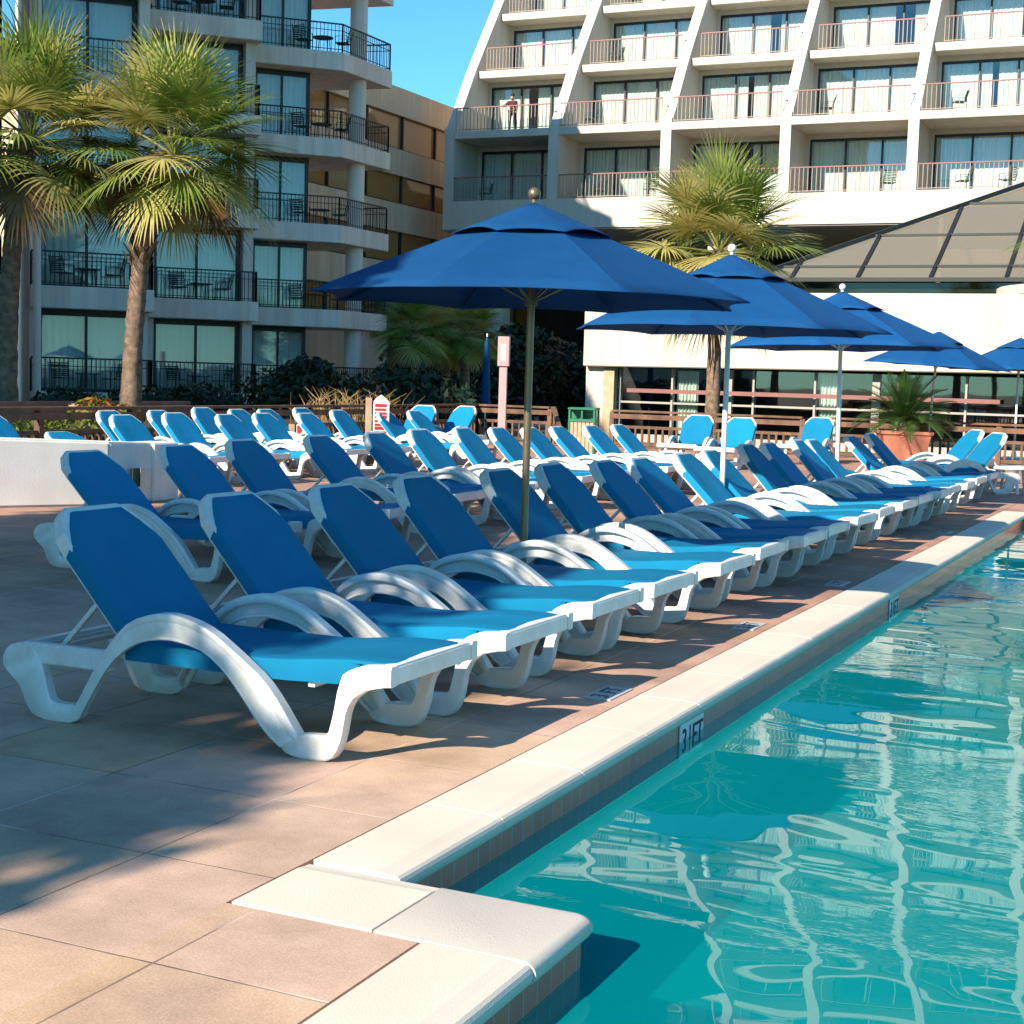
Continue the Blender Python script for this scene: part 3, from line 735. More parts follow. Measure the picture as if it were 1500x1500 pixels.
def make_trunk(h, r, lean, boots, seed):
    rg = random.Random(seed); mb = MB(); rings = []; n = 14
    N_ = max(20, int(h*9))
    for i in range(N_+1):
        t_ = i/N_; rr = r*(1.22-.35*t_+.22*max(0,1-t_*7))*(1+.035*math.sin(i*2.1)+rg.uniform(-.02,.02))
        cx, cy = lean[0]*t_**2, lean[1]*t_**2
        rings.append([(cx+rr*math.cos(2*PI*j/n)*(1+rg.uniform(-.03,.03)), cy+rr*math.sin(2*PI*j/n)*(1+rg.uniform(-.03,.03)), h*t_) for j in range(n)])
    mb.loft(rings); tr = mb.build('trunk', M['trunk'], None, smooth=True)
    bt = None
    if boots:
        b_ = MB(); k = 0
        for lv in range(boots):
            for q_ in range(5):
                k += 1; az = k*2.39996; z = h - .25 - lv*.125 + rg.uniform(-.03,.03); t_ = z/h
                cx, cy = lean[0]*t_**2, lean[1]*t_**2; e = Vector((math.cos(az), math.sin(az), 0)); sd = Vector((-e.y, e.x, 0))
                rr = r*.9; L_ = rg.uniform(.16,.32)
                p0 = Vector((cx,cy,z-.12))+e*rr*.75; p1 = Vector((cx,cy,z))+e*(rr+.05); p2 = Vector((cx,cy,z+L_*.75))+e*(rr+.05+L_*.5)
                wds = (.075,.06,.032)
                rings = []
                for p, wd in zip((p0,p1,p2), wds):
                    rings.append([p-sd*wd, p+e*.018, p+sd*wd, p-e*.012])
                b_.loft(rings)
        bt = b_.build('leaf_base', M['boot'], None)
    return tr, bt
crownA = make_crown(46, 1.08, 3, .05, 116); crownB = make_crown(44, 1.08, 11, .08, 122); crownC = make_crown(50, 1.05, 23, .05, 132)
protoC = {'A': crownA, 'B': crownB, 'C': crownC}; usedC = set()
def palm(loc, h, r, crown, label, lean=(0,0), boots=6, cs=1.0, rz=0, group='fan palms'):
    t = thing('fan_palm', label, 'palm tree', loc, 0, group)
    tr, bt = make_trunk(h, r, lean, boots, hash(label) % 1000 if False else int(abs(loc[0]*31+loc[1]*17)))
    tr.parent = t
    if bt: bt.parent = t
    c = protoC[crown]
    if crown in usedC:
        c = c.copy(); col.objects.link(c)
    usedC.add(crown)
    c.parent = t; c.location = (lean[0]*1.6, lean[1]*1.6, h+.05); c.scale = (cs,)*3; c.rotation_euler = (0, 0, rz)
    return t
palm((-20.1,21.5,.30), 5.0, .165, 'B', 'fan palm cut off by the left edge of the photo', (.25,.12), 9, 1.08, 1.0)
palm((-18.12,22.55,.30), 4.85, .155, 'A', 'fan palm with a shaggy trunk top in front of the left hotel wing', (.42,.20), 15, 1.06, 2.2)
palm((-9.2,29.35,-.6), 4.5, .13, 'C', 'fan palm rising behind the white-poled umbrella', (0,0), 5, 1.04, .4)
palm((-2.15,32.5,-.6), 5.0, .13, 'A', 'fan palm whose fronds poke in at the right edge', (0,0), 4, .95, 1.4)
for i, (x, y, h, s, rz, lab) in enumerate(((-20.2,37.1,2.7,.66,.3,'shaded slim palm nearest the round hotel column'), (-21.2,41.0,2.8,.66,1.9,'shaded slim palm, middle one of the dark group behind the fence'),
                       (-20.0,39.9,2.7,.66,2.8,'shaded slim palm left of the folded blue umbrella'))):
    palm((x,y,-.2), h, .13, 'BCAB'[i], lab, (0,0), 3, s, rz, 'palms in the shade of the hotel')
t = palm((-29.6,52.6,-.3), 4.2, .14, 'C', 'dark palm seen through the corner balcony of the left wing', (0,0), 3, .8, 2, 'palms in the shade of the hotel')
# palms behind the camera that throw the leafy shade over the near loungers
# leafy plants
def leaf_mass(name, parent, mats, blobs, n, size, seed, wts=(1,)):
    rg = random.Random(seed); mb = MB()
    for i in range(n):
        (cx,cy,cz),(rx,ry,rz_) = blobs[rg.randrange(len(blobs))]
        while True:
            p = Vector((rg.uniform(-1,1), rg.uniform(-1,1), rg.uniform(-.9,1)))
            if .25 < p.length < 1: break
        c = Vector((cx+p.x*rx, cy+p.y*ry, cz+p.z*rz_))
        nrm = (p + Vector((rg.uniform(-1,1), rg.uniform(-1,1), rg.uniform(-.3,1)))).normalized()
        a = nrm.orthogonal().normalized(); a.rotate(Matrix.Rotation(rg.uniform(0,6.28), 3, nrm)); b_ = nrm.cross(a)
        s = size*rg.uniform(.6,1.3)
        mb.add([c-a*s, c-b_*s*.4, c+a*s, c+b_*s*.4], [(0,1,2,3)], rg.choices(range(len(mats)), wts)[0])
    return mb.build(name, mats, parent, recalc=False)
def shrub(loc, blobs, n, size, label, cat, mats, seed, wts=(1,), name='shrub', group=None):
    t = thing(name, label, cat, loc, 0, group)
    leaf_mass('foliage', t, mats, blobs, n, size, seed, wts)
    s = MB()
    for k in range(5):
        b0 = blobs[k % len(blobs)]
        s.tube([(b0[0][0]*.5+k*.03,b0[0][1]*.5,-.1), (b0[0][0]+.1*math.cos(k*2), b0[0][1]+.1*math.sin(k*2), b0[0][2])], [.02,.008], 5)
    s.build('stem', M['boot'], t)
    return t
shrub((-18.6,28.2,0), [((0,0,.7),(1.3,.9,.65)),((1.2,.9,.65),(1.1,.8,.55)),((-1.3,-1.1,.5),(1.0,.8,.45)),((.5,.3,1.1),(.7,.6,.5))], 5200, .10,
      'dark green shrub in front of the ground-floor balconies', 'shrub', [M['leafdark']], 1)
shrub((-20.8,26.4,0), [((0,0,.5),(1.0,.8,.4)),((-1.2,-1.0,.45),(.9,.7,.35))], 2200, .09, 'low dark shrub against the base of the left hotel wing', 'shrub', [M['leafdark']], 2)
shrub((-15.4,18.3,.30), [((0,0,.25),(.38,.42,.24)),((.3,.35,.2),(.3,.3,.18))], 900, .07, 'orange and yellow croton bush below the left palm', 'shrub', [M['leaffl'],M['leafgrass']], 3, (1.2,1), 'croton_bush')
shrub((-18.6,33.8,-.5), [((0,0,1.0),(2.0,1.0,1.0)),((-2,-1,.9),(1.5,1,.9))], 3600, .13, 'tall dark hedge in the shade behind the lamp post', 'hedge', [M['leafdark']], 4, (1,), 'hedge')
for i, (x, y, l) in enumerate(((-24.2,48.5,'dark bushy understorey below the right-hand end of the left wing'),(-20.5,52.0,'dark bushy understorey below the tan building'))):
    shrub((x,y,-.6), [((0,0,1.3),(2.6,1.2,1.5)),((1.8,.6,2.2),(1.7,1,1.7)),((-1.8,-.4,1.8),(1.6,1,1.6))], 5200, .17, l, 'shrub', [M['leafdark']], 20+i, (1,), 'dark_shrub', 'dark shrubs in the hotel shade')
# trees behind the camera that throw the leafy shade over the near loungers
def shade_tree(x, y, h, R_, label):
    k_ = h/math.tan(SUN_EL)
    t = thing('shade_tree', label, 'tree', (x-k_*math.sin(SUN_A), y-k_*math.cos(SUN_A), -.6), 0, 'trees behind the camera')
    bl = [((0,0,h+.6),(R_*.72,R_*.72,R_*.72))] + [((R_*.55*math.cos(q), R_*.55*math.sin(q), h+.6+(.4 if k % 2 else -.5)),(R_*.45,R_*.45,R_*.45)) for k, q in enumerate([k*PI/3 for k in range(6)])]
    leaf_mass('crown', t, [M['leafdark'],M['leaf']], bl, 4200, .20, int(x*7+y), (1,2))
    MB().tube([(0,0,0),(.1,.05,h*.4),(0,.1,h*.7),(.1,0,h+.6)], [.2,.16,.12,.05], 10).build('trunk', M['trunk'], t, smooth=True)
for i, (x, y, h, R_) in enumerate(((-4.62,3.35,4.8,2.4),(-4.85,7.6,4.8,2.3),(-7.6,5.6,5.6,2.4),(-6.9,9.9,4.8,2.3),(-9.6,4.6,5.2,2.4))):
    shade_tree(x, y, h, R_, f'leafy tree behind the camera, {ORD[i]} of the group that shades the near loungers')
# planting bed behind the left fence with ground cover
tag(MB().box(-27.0,-13.75,8,27.2,-.6,.30).build('planting_bed', M['soil']), kind='structure')
tag(MB().box(-27.0,-14.2,27.2,36,-.6,-.05).build('planting_bed', M['soil']), kind='structure')
gcb = [((-14.7,y,.36),(.9,.6,.16)) for y in [10+k*.9 for k in range(9)]] + [((-15.6,11+k*1.3,.36),(.8,.7,.12)) for k in range(6)]
tag(leaf_mass('ground_cover', None, [M['leafgrass'],M['leafdark']], gcb, 7000, .055, 5, (3,1)), 'yellow-green ground cover growing behind the left fence', 'ground cover', kind='stuff')
t = thing('dry_ornamental_grass', 'clump of dry straw-coloured grass behind the fence near the rules sign', 'grass', (-14.05,23.4,.30))
mb = MB(); rg = random.Random(9)
for i in range(170):
    bx, by = rg.uniform(-.6,.5), rg.uniform(-1.0,1.6); a = rg.uniform(0,6.28); L_ = rg.uniform(.35,.85); ln = rg.uniform(.1,.5)
    p0 = Vector((bx,by,0)); p1 = p0+Vector((math.cos(a)*L_*ln*.5, math.sin(a)*L_*ln*.5, L_*.6)); p2 = p1+Vector((math.cos(a)*L_*ln, math.sin(a)*L_*ln, L_*.25))
    mb.tube([p0,p1,p2], [.009,.007,.002], 4)
mb.build('blades', M['straw'], t)
# low terracotta bed edging seen above the fence rail
t = tag(MB().box(-19.6,-19.35,18.2,26,.3,.58).build('garden_wall', M['terracotta'], bevel=.01), 'low terracotta garden wall in the planting bed behind the left fence', 'garden wall')

# ------------------------------------------------------------------ cycad in planter
t = thing('planter', 'square terracotta planter holding the cycad by the fence', 'planter', (-4.87,26.3,0), R(20))
a = MB(); s0, s1 = .30, .43
rings = [[(sx*s, sy*s, z) for sx, sy in ((-1,-1),(1,-1),(1,1),(-1,1))] for s, z in ((s0,0),(s1-.03,.50),(s1,.505),(s1,.56),(s1-.045,.56),(s1-.055,.50))]
a.loft(rings).build('pot', M['terracotta'], t, bevel=.008)
MB().box(-.37,.37,-.37,.37,.44,.505).build('potting_soil', M['soil'], t)
t = thing('cycad', 'spiky green cycad growing in the terracotta planter', 'cycad', (-4.87,26.3,.50))
MB().lathe([(.06,0),(.12,.02),(.13,.10),(.11,.2),(.05,.24)], 12).build('trunk', M['boot'], t)
mb = MB(); rg = random.Random(4)
for i in range(46):
    az = i*2.39996; f = (i+.5)/46; el = R(82-72*f); L_ = rg.uniform(.82,1.05)
    d_ = Vector((math.cos(az)*math.cos(el), math.sin(az)*math.cos(el), math.sin(el))); p = Vector((0,0,.2)); sd = d_.cross(Vector((0,0,1)))
    sd = sd.normalized() if sd.length > .01 else Vector((1,0,0))
    pts = []; dc = d_.copy()
    for s in range(15):
        pts.append(p.copy()); p = p+dc*L_/14; dc = (dc+Vector((0,0,-.055-.05*f))).normalized()
    mb.tube(pts[::2], .008, 4)
    for s in range(1, 15):
        w_ = .17*math.sin(PI*min(1,(s+1)/15.5))**.7; tn = (pts[s]-pts[s-1]).normalized(); un = sd.cross(tn)
        for sg_ in (1,-1):
            for hf in (0,.5):
                b0 = pts[s-1].lerp(pts[s], hf); tip = b0+sd*sg_*w_+tn*w_*.75+un*w_*.3
                mb.add([b0-tn*.011, b0+tn*.011, tip+tn*.003, tip-tn*.003], [(0,1,2,3)])
mb.build('crown', M['leafcyc'], t, recalc=False)

# ------------------------------------------------------------------ fences
def fence(pts, label, hz=.70, skip_post=(), step=1.75):
    t = thing('wooden_fence', label, 'fence', (0,0,0), 0, 'brown wooden guard rails')
    for (x0,y0), (x1,y1) in zip(pts, pts[1:]):
        d_ = Vector((x1-x0,y1-y0,0)); L_ = d_.length; d_.normalize(); n_ = Vector((-d_.y,d_.x,0)); a0 = Vector((x0,y0,0)); a1 = Vector((x1,y1,0)); Z = Vector((0,0,1))
        MB().beam(a0+Z*hz, a1+Z*hz, .14, .04).build('top_rail', M['wood'], t, bevel=.004)
        MB().beam(a0+Z*(hz-.10)-n_*.035, a1+Z*(hz-.10)-n_*.035, .038, .09).build('upper_rail', M['wood'], t)
        MB().beam(a0+Z*(hz-.30), a1+Z*(hz-.30), .05, .055).build('middle_rail', M['wood'], t)
        MB().beam(a0+Z*.07, a1+Z*.07, .05, .06).build('lower_rail', M['wood'], t)
        k = max(1, round(L_/step))
        for i in range(k+1):
            p = a0+d_*(L_*i/k)
            MB().beam(p+Z*-.2, p+Z*(hz-.021), .09, .09).build('post', M['wood'], t)
        b_ = MB(); nb = int(L_/.135)
        for i in range(nb):
            p = a0+d_*(L_*(i+.5)/nb); b_.beam(p+Z*.101, p+Z*(hz-.328), .038, .038)
        b_.build('baluster_screen', M['wood'], t)
    return t
fence([(-13.35,9.5),(-13.5,27.5)], 'brown wooden fence with rails along the planting bed at the left')
fence([(-13.5,27.5),(-11.9,27.5)], 'short stretch of brown fence behind the lamp post')
fence([(-10.6,27.5),(-6.9,27.5)], 'brown wooden fence with balusters between the litter bin and the two facing loungers', hz=.69)
fence([(-6.7,27.5),(3.0,27.5)], 'brown wooden fence with balusters behind the potted cycad', hz=.70)
# handrails of the steps down through the gap
t = thing('stair_handrail', 'sloping brown wooden handrail by the steps near the lamp post', 'handrail', (-11.85,27.55,0))
Z = Vector((0,0,1))
MB().beam((0,0,.68),(1.05,-1.9,.05),.09,.05).build('top_rail', M['wood'], t); MB().beam((0,0,.38),(.8,-1.45,-.05),.05,.05).build('middle_rail', M['wood'], t)
MB().beam((0,0,-.2),(0,0,.72),.10,.10).build('post', M['wood'], t)

# ------------------------------------------------------------------ bollard light, bin, signs, table
t = thing('lamp_post', 'pinkish square lamp post with a slim white light panel', 'lamp post', (-11.95,25.4,-.6), R(20))
MB().box(-.07,.07,-.07,.07,0,2.06).build('post', M['pinkmetal'], t, bevel=.005)
a = MB(); a.box(-.105,.105,-.105,.105,2.06,2.60); a.build('head', M['pinkmetal'], t, bevel=.008)
MB().box(-.045,.045,-.112,-.104,2.16,2.46).build('light_panel', M['signwhite'], t)
t = thing('litter_bin', 'litter bin with cedar slats and a green metal hood', 'bin', (-8.85,21.75,0), R(12))
a = MB()
for k in range(6): 
    x = -.155+k*.062; a.box(x-.027,x+.027,-.192,-.17,.06,.62); a.box(x-.027,x+.027,.17,.192,.06,.62)
    a.box(-.192,-.17,x-.027,x+.027,.06,.62); a.box(.17,.192,x-.027,x+.027,.06,.62)
a.build('slats', M['woodlight'], t, bevel=.003)
a = MB()
for sx in (-1,1):
    for sy in (-1,1): a.box(sx*.19-.014,sx*.19+.014,sy*.19-.014,sy*.19+.014,0,.80)
a.box(-.205,.205,-.205,.205,.62,.665); a.build('frame', M['greenmetal'], t); MB().box(-.2,.2,-.2,.2,.02,.06).build('base_plate', M['greenmetal'], t)
a = MB(); a.box(-.215,.215,-.215,.215,.80,.835); a.build('lid', M['greenmetal'], t, bevel=.008)
a = MB(); a.box(-.012,.012,-.19,.19,.665,.80); a.box(-.19,.19,-.012,.012,.665,.80); a.build('divider', M['greenmetal'], t)
MB().box(-.165,.165,-.165,.165,.062,.62).build('liner', M['room'], t)
def rules_sign(loc, rz, w_, h_, zb, label, post=True):
    t = thing('notice_sign', label, 'sign', loc, rz)
    pl = [(-w_/2,zb),(w_/2,zb),(w_/2,zb+h_*.84),(w_/2*.55,zb+h_*.93),(0,zb+h_),(-w_/2*.55,zb+h_*.93),(-w_/2,zb+h_*.84)]
    MB().prism_axis(pl, -.012, .012, lambda p, t_: (p[0], t_, p[1])).build('board', M['signwhite'], t)
    a = MB(); rg = random.Random(2)
    for k in range(9):
        z = zb+h_*(.08+.082*k); hh = h_*(.066 if k % 3 == 2 else .05)
        a.box(-w_*.38, w_*rg.uniform(.25,.38), -.0165, -.0125, z, z+hh)
    a.build('red_lines', M['signred'], t)
    if post: MB().box(-w_/2-.10,-w_/2-.02,-.03,.03,0,zb+h_*.93).build('post', M['woodlight'], t)
    return t
rules_sign((-10.9,19.1,0), R(38), .235, .66, .30, 'white pool notice with red lines and a rounded top on a wooden post')
rules_sign((-11.9,18.55,0), R(38), .12, .16, .36, 'tiny white and red notice between the rear loungers')
def side_table(loc, label):
    t = thing('side_table', label, 'table', loc, 0, 'white side tables')
    MB().lathe([(.02,.30),(.25,.30),(.27,.315),(.27,.335),(.25,.345),(.02,.345)], 28).build('tabletop', M['tabletop'], t, smooth=False)
    for k in range(4):
        e = Vector((math.cos(k*PI/2+.6), math.sin(k*PI/2+.6), 0))
        MB().tube([e*.17+Vector((0,0,.305)), e*.21], [.022,.018], 8).build('leg', M['tabletop'], t)
side_table((-2.35,19.9,0), 'round white side table right of the far facing loungers')
side_table((-1.75,19.3,0), 'round white side table at the right edge of the photo')

# ------------------------------------------------------------------ low white wall on the left
t = thing('low_wall', 'low white stucco wall behind the near loungers at the left', 'wall')
pl = [(-9.0,11.90,.535),(-9.03,10.95,.575),(-10.1,9.3,.63),(-12.0,6.4,.63),(-12.3,6.55,.63),(-10.4,9.45,.63),(-9.34,11.05,.575),(-9.31,11.90,.535)]
a = MB(); k_ = len(pl)
a.add([(x,y,0) for x,y,z in pl]+[p for p in pl], [(0,1,6,7)[::-1],(1,2,5,6)[::-1],(2,3,4,5)[::-1],(8,9,14,15),(9,10,13,14),(10,11,12,13)]+[(i_,(i_+1)%k_,k_+(i_+1)%k_,k_+i_) for i_ in range(k_)])
a.build('wall_body', M['stucco_white'], t, bevel=.02, seg=2)
MB().prism([(-8.985,11.90),(-8.985,11.52),(-9.32,11.52),(-9.32,11.90)][::-1], 0, .55).build('end_pier', M['stucco_white'], t, bevel=.015)
a = MB(); a.box(-8.985,-8.955,11.18,11.30,.16,.33); a.build('outlet_box', M['greenmesh'], t, bevel=.006)
MB().obox((-8.93,11.32,.245),(.012,.05,0),(.008,-.006,0),(0,0,.09)).build('outlet_cover', M['stucco_grey'], t)

# ------------------------------------------------------------------ right hotel wing (raked fins)
t = thing('hotel_wing', 'cream hotel wing with raked fins and tiers of balconies', 'building')
fins = [(-31.11,-30.65),(-26.23,-25.76),(-21.28,-20.84),(-16.36,-15.93),(-11.43,-11.02),(-6.50,-6.08),(-1.55,-1.12),(3.4,3.83)]
NF = 9; FH = 2.94; Z0 = 8.77; Y0 = 59.5; ST = 2.15
def fz(j): return Z0+FH*j
def fy(j): return Y0+max(0, j-1)*ST
ztop = fz(NF)+1.0
for i, (xa, xb) in enumerate(fins):
    tp = fy(NF)+.9
    pr = [(Y0,7.56),(Y0,11.86),(Y0+.22,11.95)] + [(fy(j)-.25, fz(j)-.05) for j in range(2, NF+1)] + [(tp,ztop),(Y0+32,ztop),(Y0+32,7.56)]
    MB().prism_axis(pr, xa, xb, lambda p, s: (s, p[0], p[1])).build('fin', M['stucco'], t)
MB().box(-30.65,3.4,Y0+.02,Y0+2.2,7.563,8.77).build('balcony_band', M['stucco'], t)
MB().box(-34.5,3.83,Y0+14.0,Y0+14.5,-.6,7.50).build('undercroft_wall', M['room'], t)  # near-black wall colour stands in for the shade of the recess
MB().box(-31.1,3.8,Y0+.1,Y0+31,7.50,7.56).build('soffit', M['soffit'], t)
for k in range(4):
    MB().box(-29.5+k*10,-28.7+k*10,Y0+1.2,Y0+2.0,-.6,7.50).build('column', M['stucco'], t)
for j in range(NF):
    z, y = fz(j), fy(j)
    for i in range(len(fins)-1):
        x0, x1 = fins[i][1], fins[i+1][0]
        vis = (i < 5 and j < 4)
        if j:
            MB().box(x0+.002, x1-.002, y, y+4.4, z-.32, z).build('balcony_slab', M['stucco'], t, bevel=.02)
        xw = x0+.16; yw = y+(3.2 if j else 2.4); hh = 2.42
        # back wall with opening
        a = MB(); a.box(x0+.002,xw,yw,yw+.25,z+.001,z+FH-.322); a.box(xw,x1-.002,yw,yw+.25,z+hh,z+FH-.322)
        a.build('back_wall', M['stucco'], t)
        a = MB(); fw = .07
        a.box(xw,xw+fw,yw+.05,yw+.18,z+.002,z+hh-.002); a.box(xw,x1-.004,yw+.052,yw+.178,z+hh-fw*1.4,z+hh-.004); a.box(xw,x1-.004,yw+.052,yw+.178,z+.004,z+.06)
        for mx_ in (xw+1.45, xw+2.9): a.box(mx_-.035,mx_+.035,yw+.048,yw+.182,z+.003,z+hh-.003)
        wf = a.build('window', M['frame'], t)
        MB().box(xw+.03,x1-.006,yw+.10,yw+.112,z+.05,z+hh-.05).build('pane', M['glass'], wf)
        # curtains drawn by varying amounts
        a = MB(); gap = rnd.choice((0,0,.25,.45,.8)) if j < 5 else 9; xc = xw+1.6+rnd.uniform(-.4,1.2)
        for xs, xe in (((xw+.04, x1-.01),) if gap == 0 else () if gap > 5 else ((xw+.04, xc), (xc+gap, x1-.01))):
            if xe-xs > .05:
                nn = max(4, int((xe-xs)/.06)); vs = []
                for q_ in range(nn+1):
                    x = xs+(xe-xs)*q_/nn; yy = yw+.21+.018*math.sin(q_*1.9)
                    vs += [(x,yy,z+.03),(x,yy,z+hh-.06)]
                a.add(vs, [(2*q_,2*q_+2,2*q_+3,2*q_+1) for q_ in range(nn)])
        if a.f: a.build('curtain', M['curtain'], wf, recalc=False)
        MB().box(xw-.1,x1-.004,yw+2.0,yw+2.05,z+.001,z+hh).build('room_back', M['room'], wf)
        # railing
        yr = y+.10; a = MB(); a.box(x0+(.35 if j > 1 else 0)+.004,x1-.004,yr-.03,yr+.03,z+.965,z+1.01); rl = a.build('railing', M['railred'], t)
        a = MB(); n_ = 26; xs0 = x0+(.35 if j > 1 else .02)
        for q_ in range(n_+1 if j < 5 else 3):
            x = xs0+(x1-xs0-.04)*q_/(n_ if j < 5 else 2)+.02; a.box(x-.013,x+.013,yr-.012,yr+.012,z+.04,z+.964)
        a.box(xs0+.004,x1-.006,yr-.014,yr+.014,z+.06,z+.09)
        a.build('pickets', M['picket'], rl)
MB().box(-31.1,3.83,fy(NF)+1.2,Y0+32,ztop-.4,ztop+.3).build('roof', M['stucco'], t)

# ------------------------------------------------------------------ left hotel wing (45-degree stepped units)
e_ = Vector((.70711,.70711,0)); n_ = Vector((.70711,-.70711,0)); Z = Vector((0,0,1))
t = thing('hotel_wing', 'grey stepped hotel wing with dark railings behind the palms', 'building')
FH2 = 2.94; G0 = .50; NF2 = 6; TOP = G0+FH2*NF2+.35
units = [(Vector((-27.85,17.6,0)),3.3,0),(Vector((-27.85,23.6,0)),3.3,0),(Vector((-27.85,29.5,0)),3.3,0),(Vector((-27.80,35.40,0)),3.25,1),(Vector((-28.36,41.40,0)),3.35,1)]
P = lambda base, s, d_: base+e_*s+n_*d_       # s along the facade (0 = right end), d_ towards the pool
def add_unit(Rp, W, detail, bend=False):
    def xy(v): return (v.x, v.y)
    body = [P(Rp,-W-.1,-1.25),P(Rp,-.05,-1.25),P(Rp,-.05,-7.5),P(Rp,-W-.1,-7.5)]
    if bend: body = [P(Rp,-W-.1,-1.25),P(Rp,-.95,-1.25),P(Rp,-.95,-7.5),P(Rp,-W-.1,-7.5)]
    MB().prism([xy(v) for v in body], -.6, TOP).build('wing_body', M['stucco_grey'], t)
    if not bend:   # return wall between this unit and the next
        a = MB(); a.prism([xy(v) for v in (P(Rp,-.30,-.45),P(Rp,-.0,-.45),P(Rp,-.0,-1.249),P(Rp,-.30,-1.249))], -.6, TOP); a.build('column', M['stucco_grey'], t)
    lw = MB(); lw.prism([xy(v) for v in (P(Rp,-W,-.35),P(Rp,-W+.22,-.35),P(Rp,-W+.22,-1.249),P(Rp,-W,-1.249))], -.6, TOP); lw.build('column', M['stucco_grey'], t)
    for j in range(NF2+1):
        z = G0+FH2*j
        if bend:
            B = Rp; E = Vector((-28.24,49.78,0)); pl = [P(Rp,-W,0),B,E,Vector((-31.6,49.3,0)),P(Rp,-.9,-2.2),P(Rp,-W,-2.2)]
        else: pl = [P(Rp,-W,0),P(Rp,.12,0),P(Rp,.12,-2.2),P(Rp,-W,-2.2)]
        MB().prism([xy(v) for v in pl], z-(.62 if j else 1.1), z).build('balcony_slab', M['stucco_grey'], t, bevel=.02)
        if j == NF2: break
        # window wall
        s0, s1 = -W+.25, (-.34 if not bend else -.98); zt_ = z+FH2-.62
        dd = -.95
        a = MB()
        a.obox(P(Rp,s0+.06,dd)+Z*((z+zt_)/2), e_*.06, n_*.05, Z*((zt_-z)/2-.002)); a.obox(P(Rp,s1-.06,dd)+Z*((z+zt_)/2), e_*.06, n_*.05, Z*((zt_-z)/2-.002))
        a.obox(P(Rp,(s0+s1)/2,dd)+Z*((z+zt_)/2), e_*.04, n_*.048, Z*((zt_-z)/2-.003))
        a.obox(P(Rp,(s0+s1)/2,dd)+Z*(zt_-.09), e_*((s1-s0)/2-.001), n_*.046, Z*.088); a.obox(P(Rp,(s0+s1)/2,dd)+Z*(z+.04), e_*((s1-s0)/2-.001), n_*.046, Z*.038)
        wf = a.build('window', M['frame'], t)
        for sa, sb in ((s0+.11,(s0+s1)/2-.035),((s0+s1)/2+.035,s1-.11)):
            MB().obox(P(Rp,(sa+sb)/2,dd)+Z*((z+zt_)/2), e_*((sb-sa)/2), n_*.006, Z*((zt_-z)/2-.08)).build('pane', M['glass'], wf)
        cu = MB(); vs = []; nn = 46
        for q_ in range(nn+1):
            p = P(Rp, s0+(s1-s0)*q_/nn, dd-.14+.015*math.sin(q_*1.7)); vs += [p+Z*(z+.05), p+Z*(zt_-.05)]
        cu.add(vs, [(2*q_,2*q_+2,2*q_+3,2*q_+1) for q_ in range(nn)]); cu.build('curtain', M['curtain'] if j else M['curtain'], wf, recalc=False)
        # railing
        path = [P(Rp,-W+.03,-.08),P(Rp,.06,-.08),P(Rp,.06,-.75)] if not bend else [P(Rp,-W+.03,-.08),Rp+Vector((-.07,-.02,0)),Vector((-28.31,49.70,0)),Vector((-29.6,49.50,0))]
        a = MB(); pk = MB()
        for p0, p1 in zip(path, path[1:]):
            a.beam(p0+Z*(z+.945), p1+Z*(z+.945), .055, .045); a.beam(p0+Z*(z+.72), p1+Z*(z+.72), .022, .022); a.beam(p0+Z*(z+.09), p1+Z*(z+.09), .025, .025)
            L_ = (p1-p0).length; k = max(2, int(L_/.125))
            for q_ in range(k+1):
                p = p0.lerp(p1, q_/k); wd = .045 if q_ in (0,k) else .016
                pk.beam(p+Z*(z+.002), p+Z*(z+.922), wd, wd)
        rl = a.build('railing', M['darkmetal'], t); pk.build('pickets', M['darkmetal'], rl)
for Rp, W, dt in units: add_unit(Rp, W, dt)
add_unit(Vector((-28.24,46.40,0)), 3.2, 1, True)
MB().lathe([(.31,-.6),(.31,TOP)], 28, (-28.72,48.15,0)).build('round_column', M['stucco_grey'], t, smooth=True)
a = MB(); a.box(-46,-31.2,-20,-6,-.6,28); a.build('shade_tower', M['stucco_grey'], t, bevel=.05)  # unseen tower, added to throw shade on the hedge behind the fence
a = MB(); a.box(-40,-28.0,3,15.6,-.6,20.5); a.build('shade_block', M['stucco_grey'], t)  # unseen block, added and sized to keep the slim palms in shade
# pole-like slim column at the far left unit
MB().tube([(-29.75,33.0,.5),(-29.75,33.0,TOP)], .11, 10).build('slim_column', M['stucco_grey'], t, smooth=True)

# ------------------------------------------------------------------ tan building between the wings
t = thing('tan_building', 'tan building with ribbon windows between the two hotel wings', 'building')
a = MB(); ZT = 13.57
bands = [(10.95,12.4),(8.65,9.85),(6.1,7.45),(3.5,4.9)]
zs = [-.6]+[v for b_ in reversed(bands) for v in b_]+[ZT]
for k in range(0, len(zs), 2): a.box(-34.4,-33.0,49.6,110,zs[k],zs[k+1])
a.box(-50,-34.4,49.6,110,-.6,ZT-.02)
a.build('wall', M['tan'], t)
for zb, zt_ in bands:
    f = MB(); f.box(-33.26,-33.07,49.65,109.95,zb+.0015,zb+.06)
    wf = f.build('window', M['frame'], t)
    for k in range(9): MB().box(-33.25,-33.08,50.2+k*3.05,50.29+k*3.05,zb+.061,zt_-.001).build('mullion', M['frame'], wf)
    MB().box(-33.30,-33.2,49.7,109.9,zb+.002,zt_-.002).build('pane', M['brownglass'], wf)

tag(MB().box(-33,-18.2,51,73,-.62,-.55).build('bounce_pavement', pmat('bounce_paving', (.52,.48,.42), .9, .1, 1.5, .2, 30)), kind='structure')  # pale paving added to bounce light onto the tan building
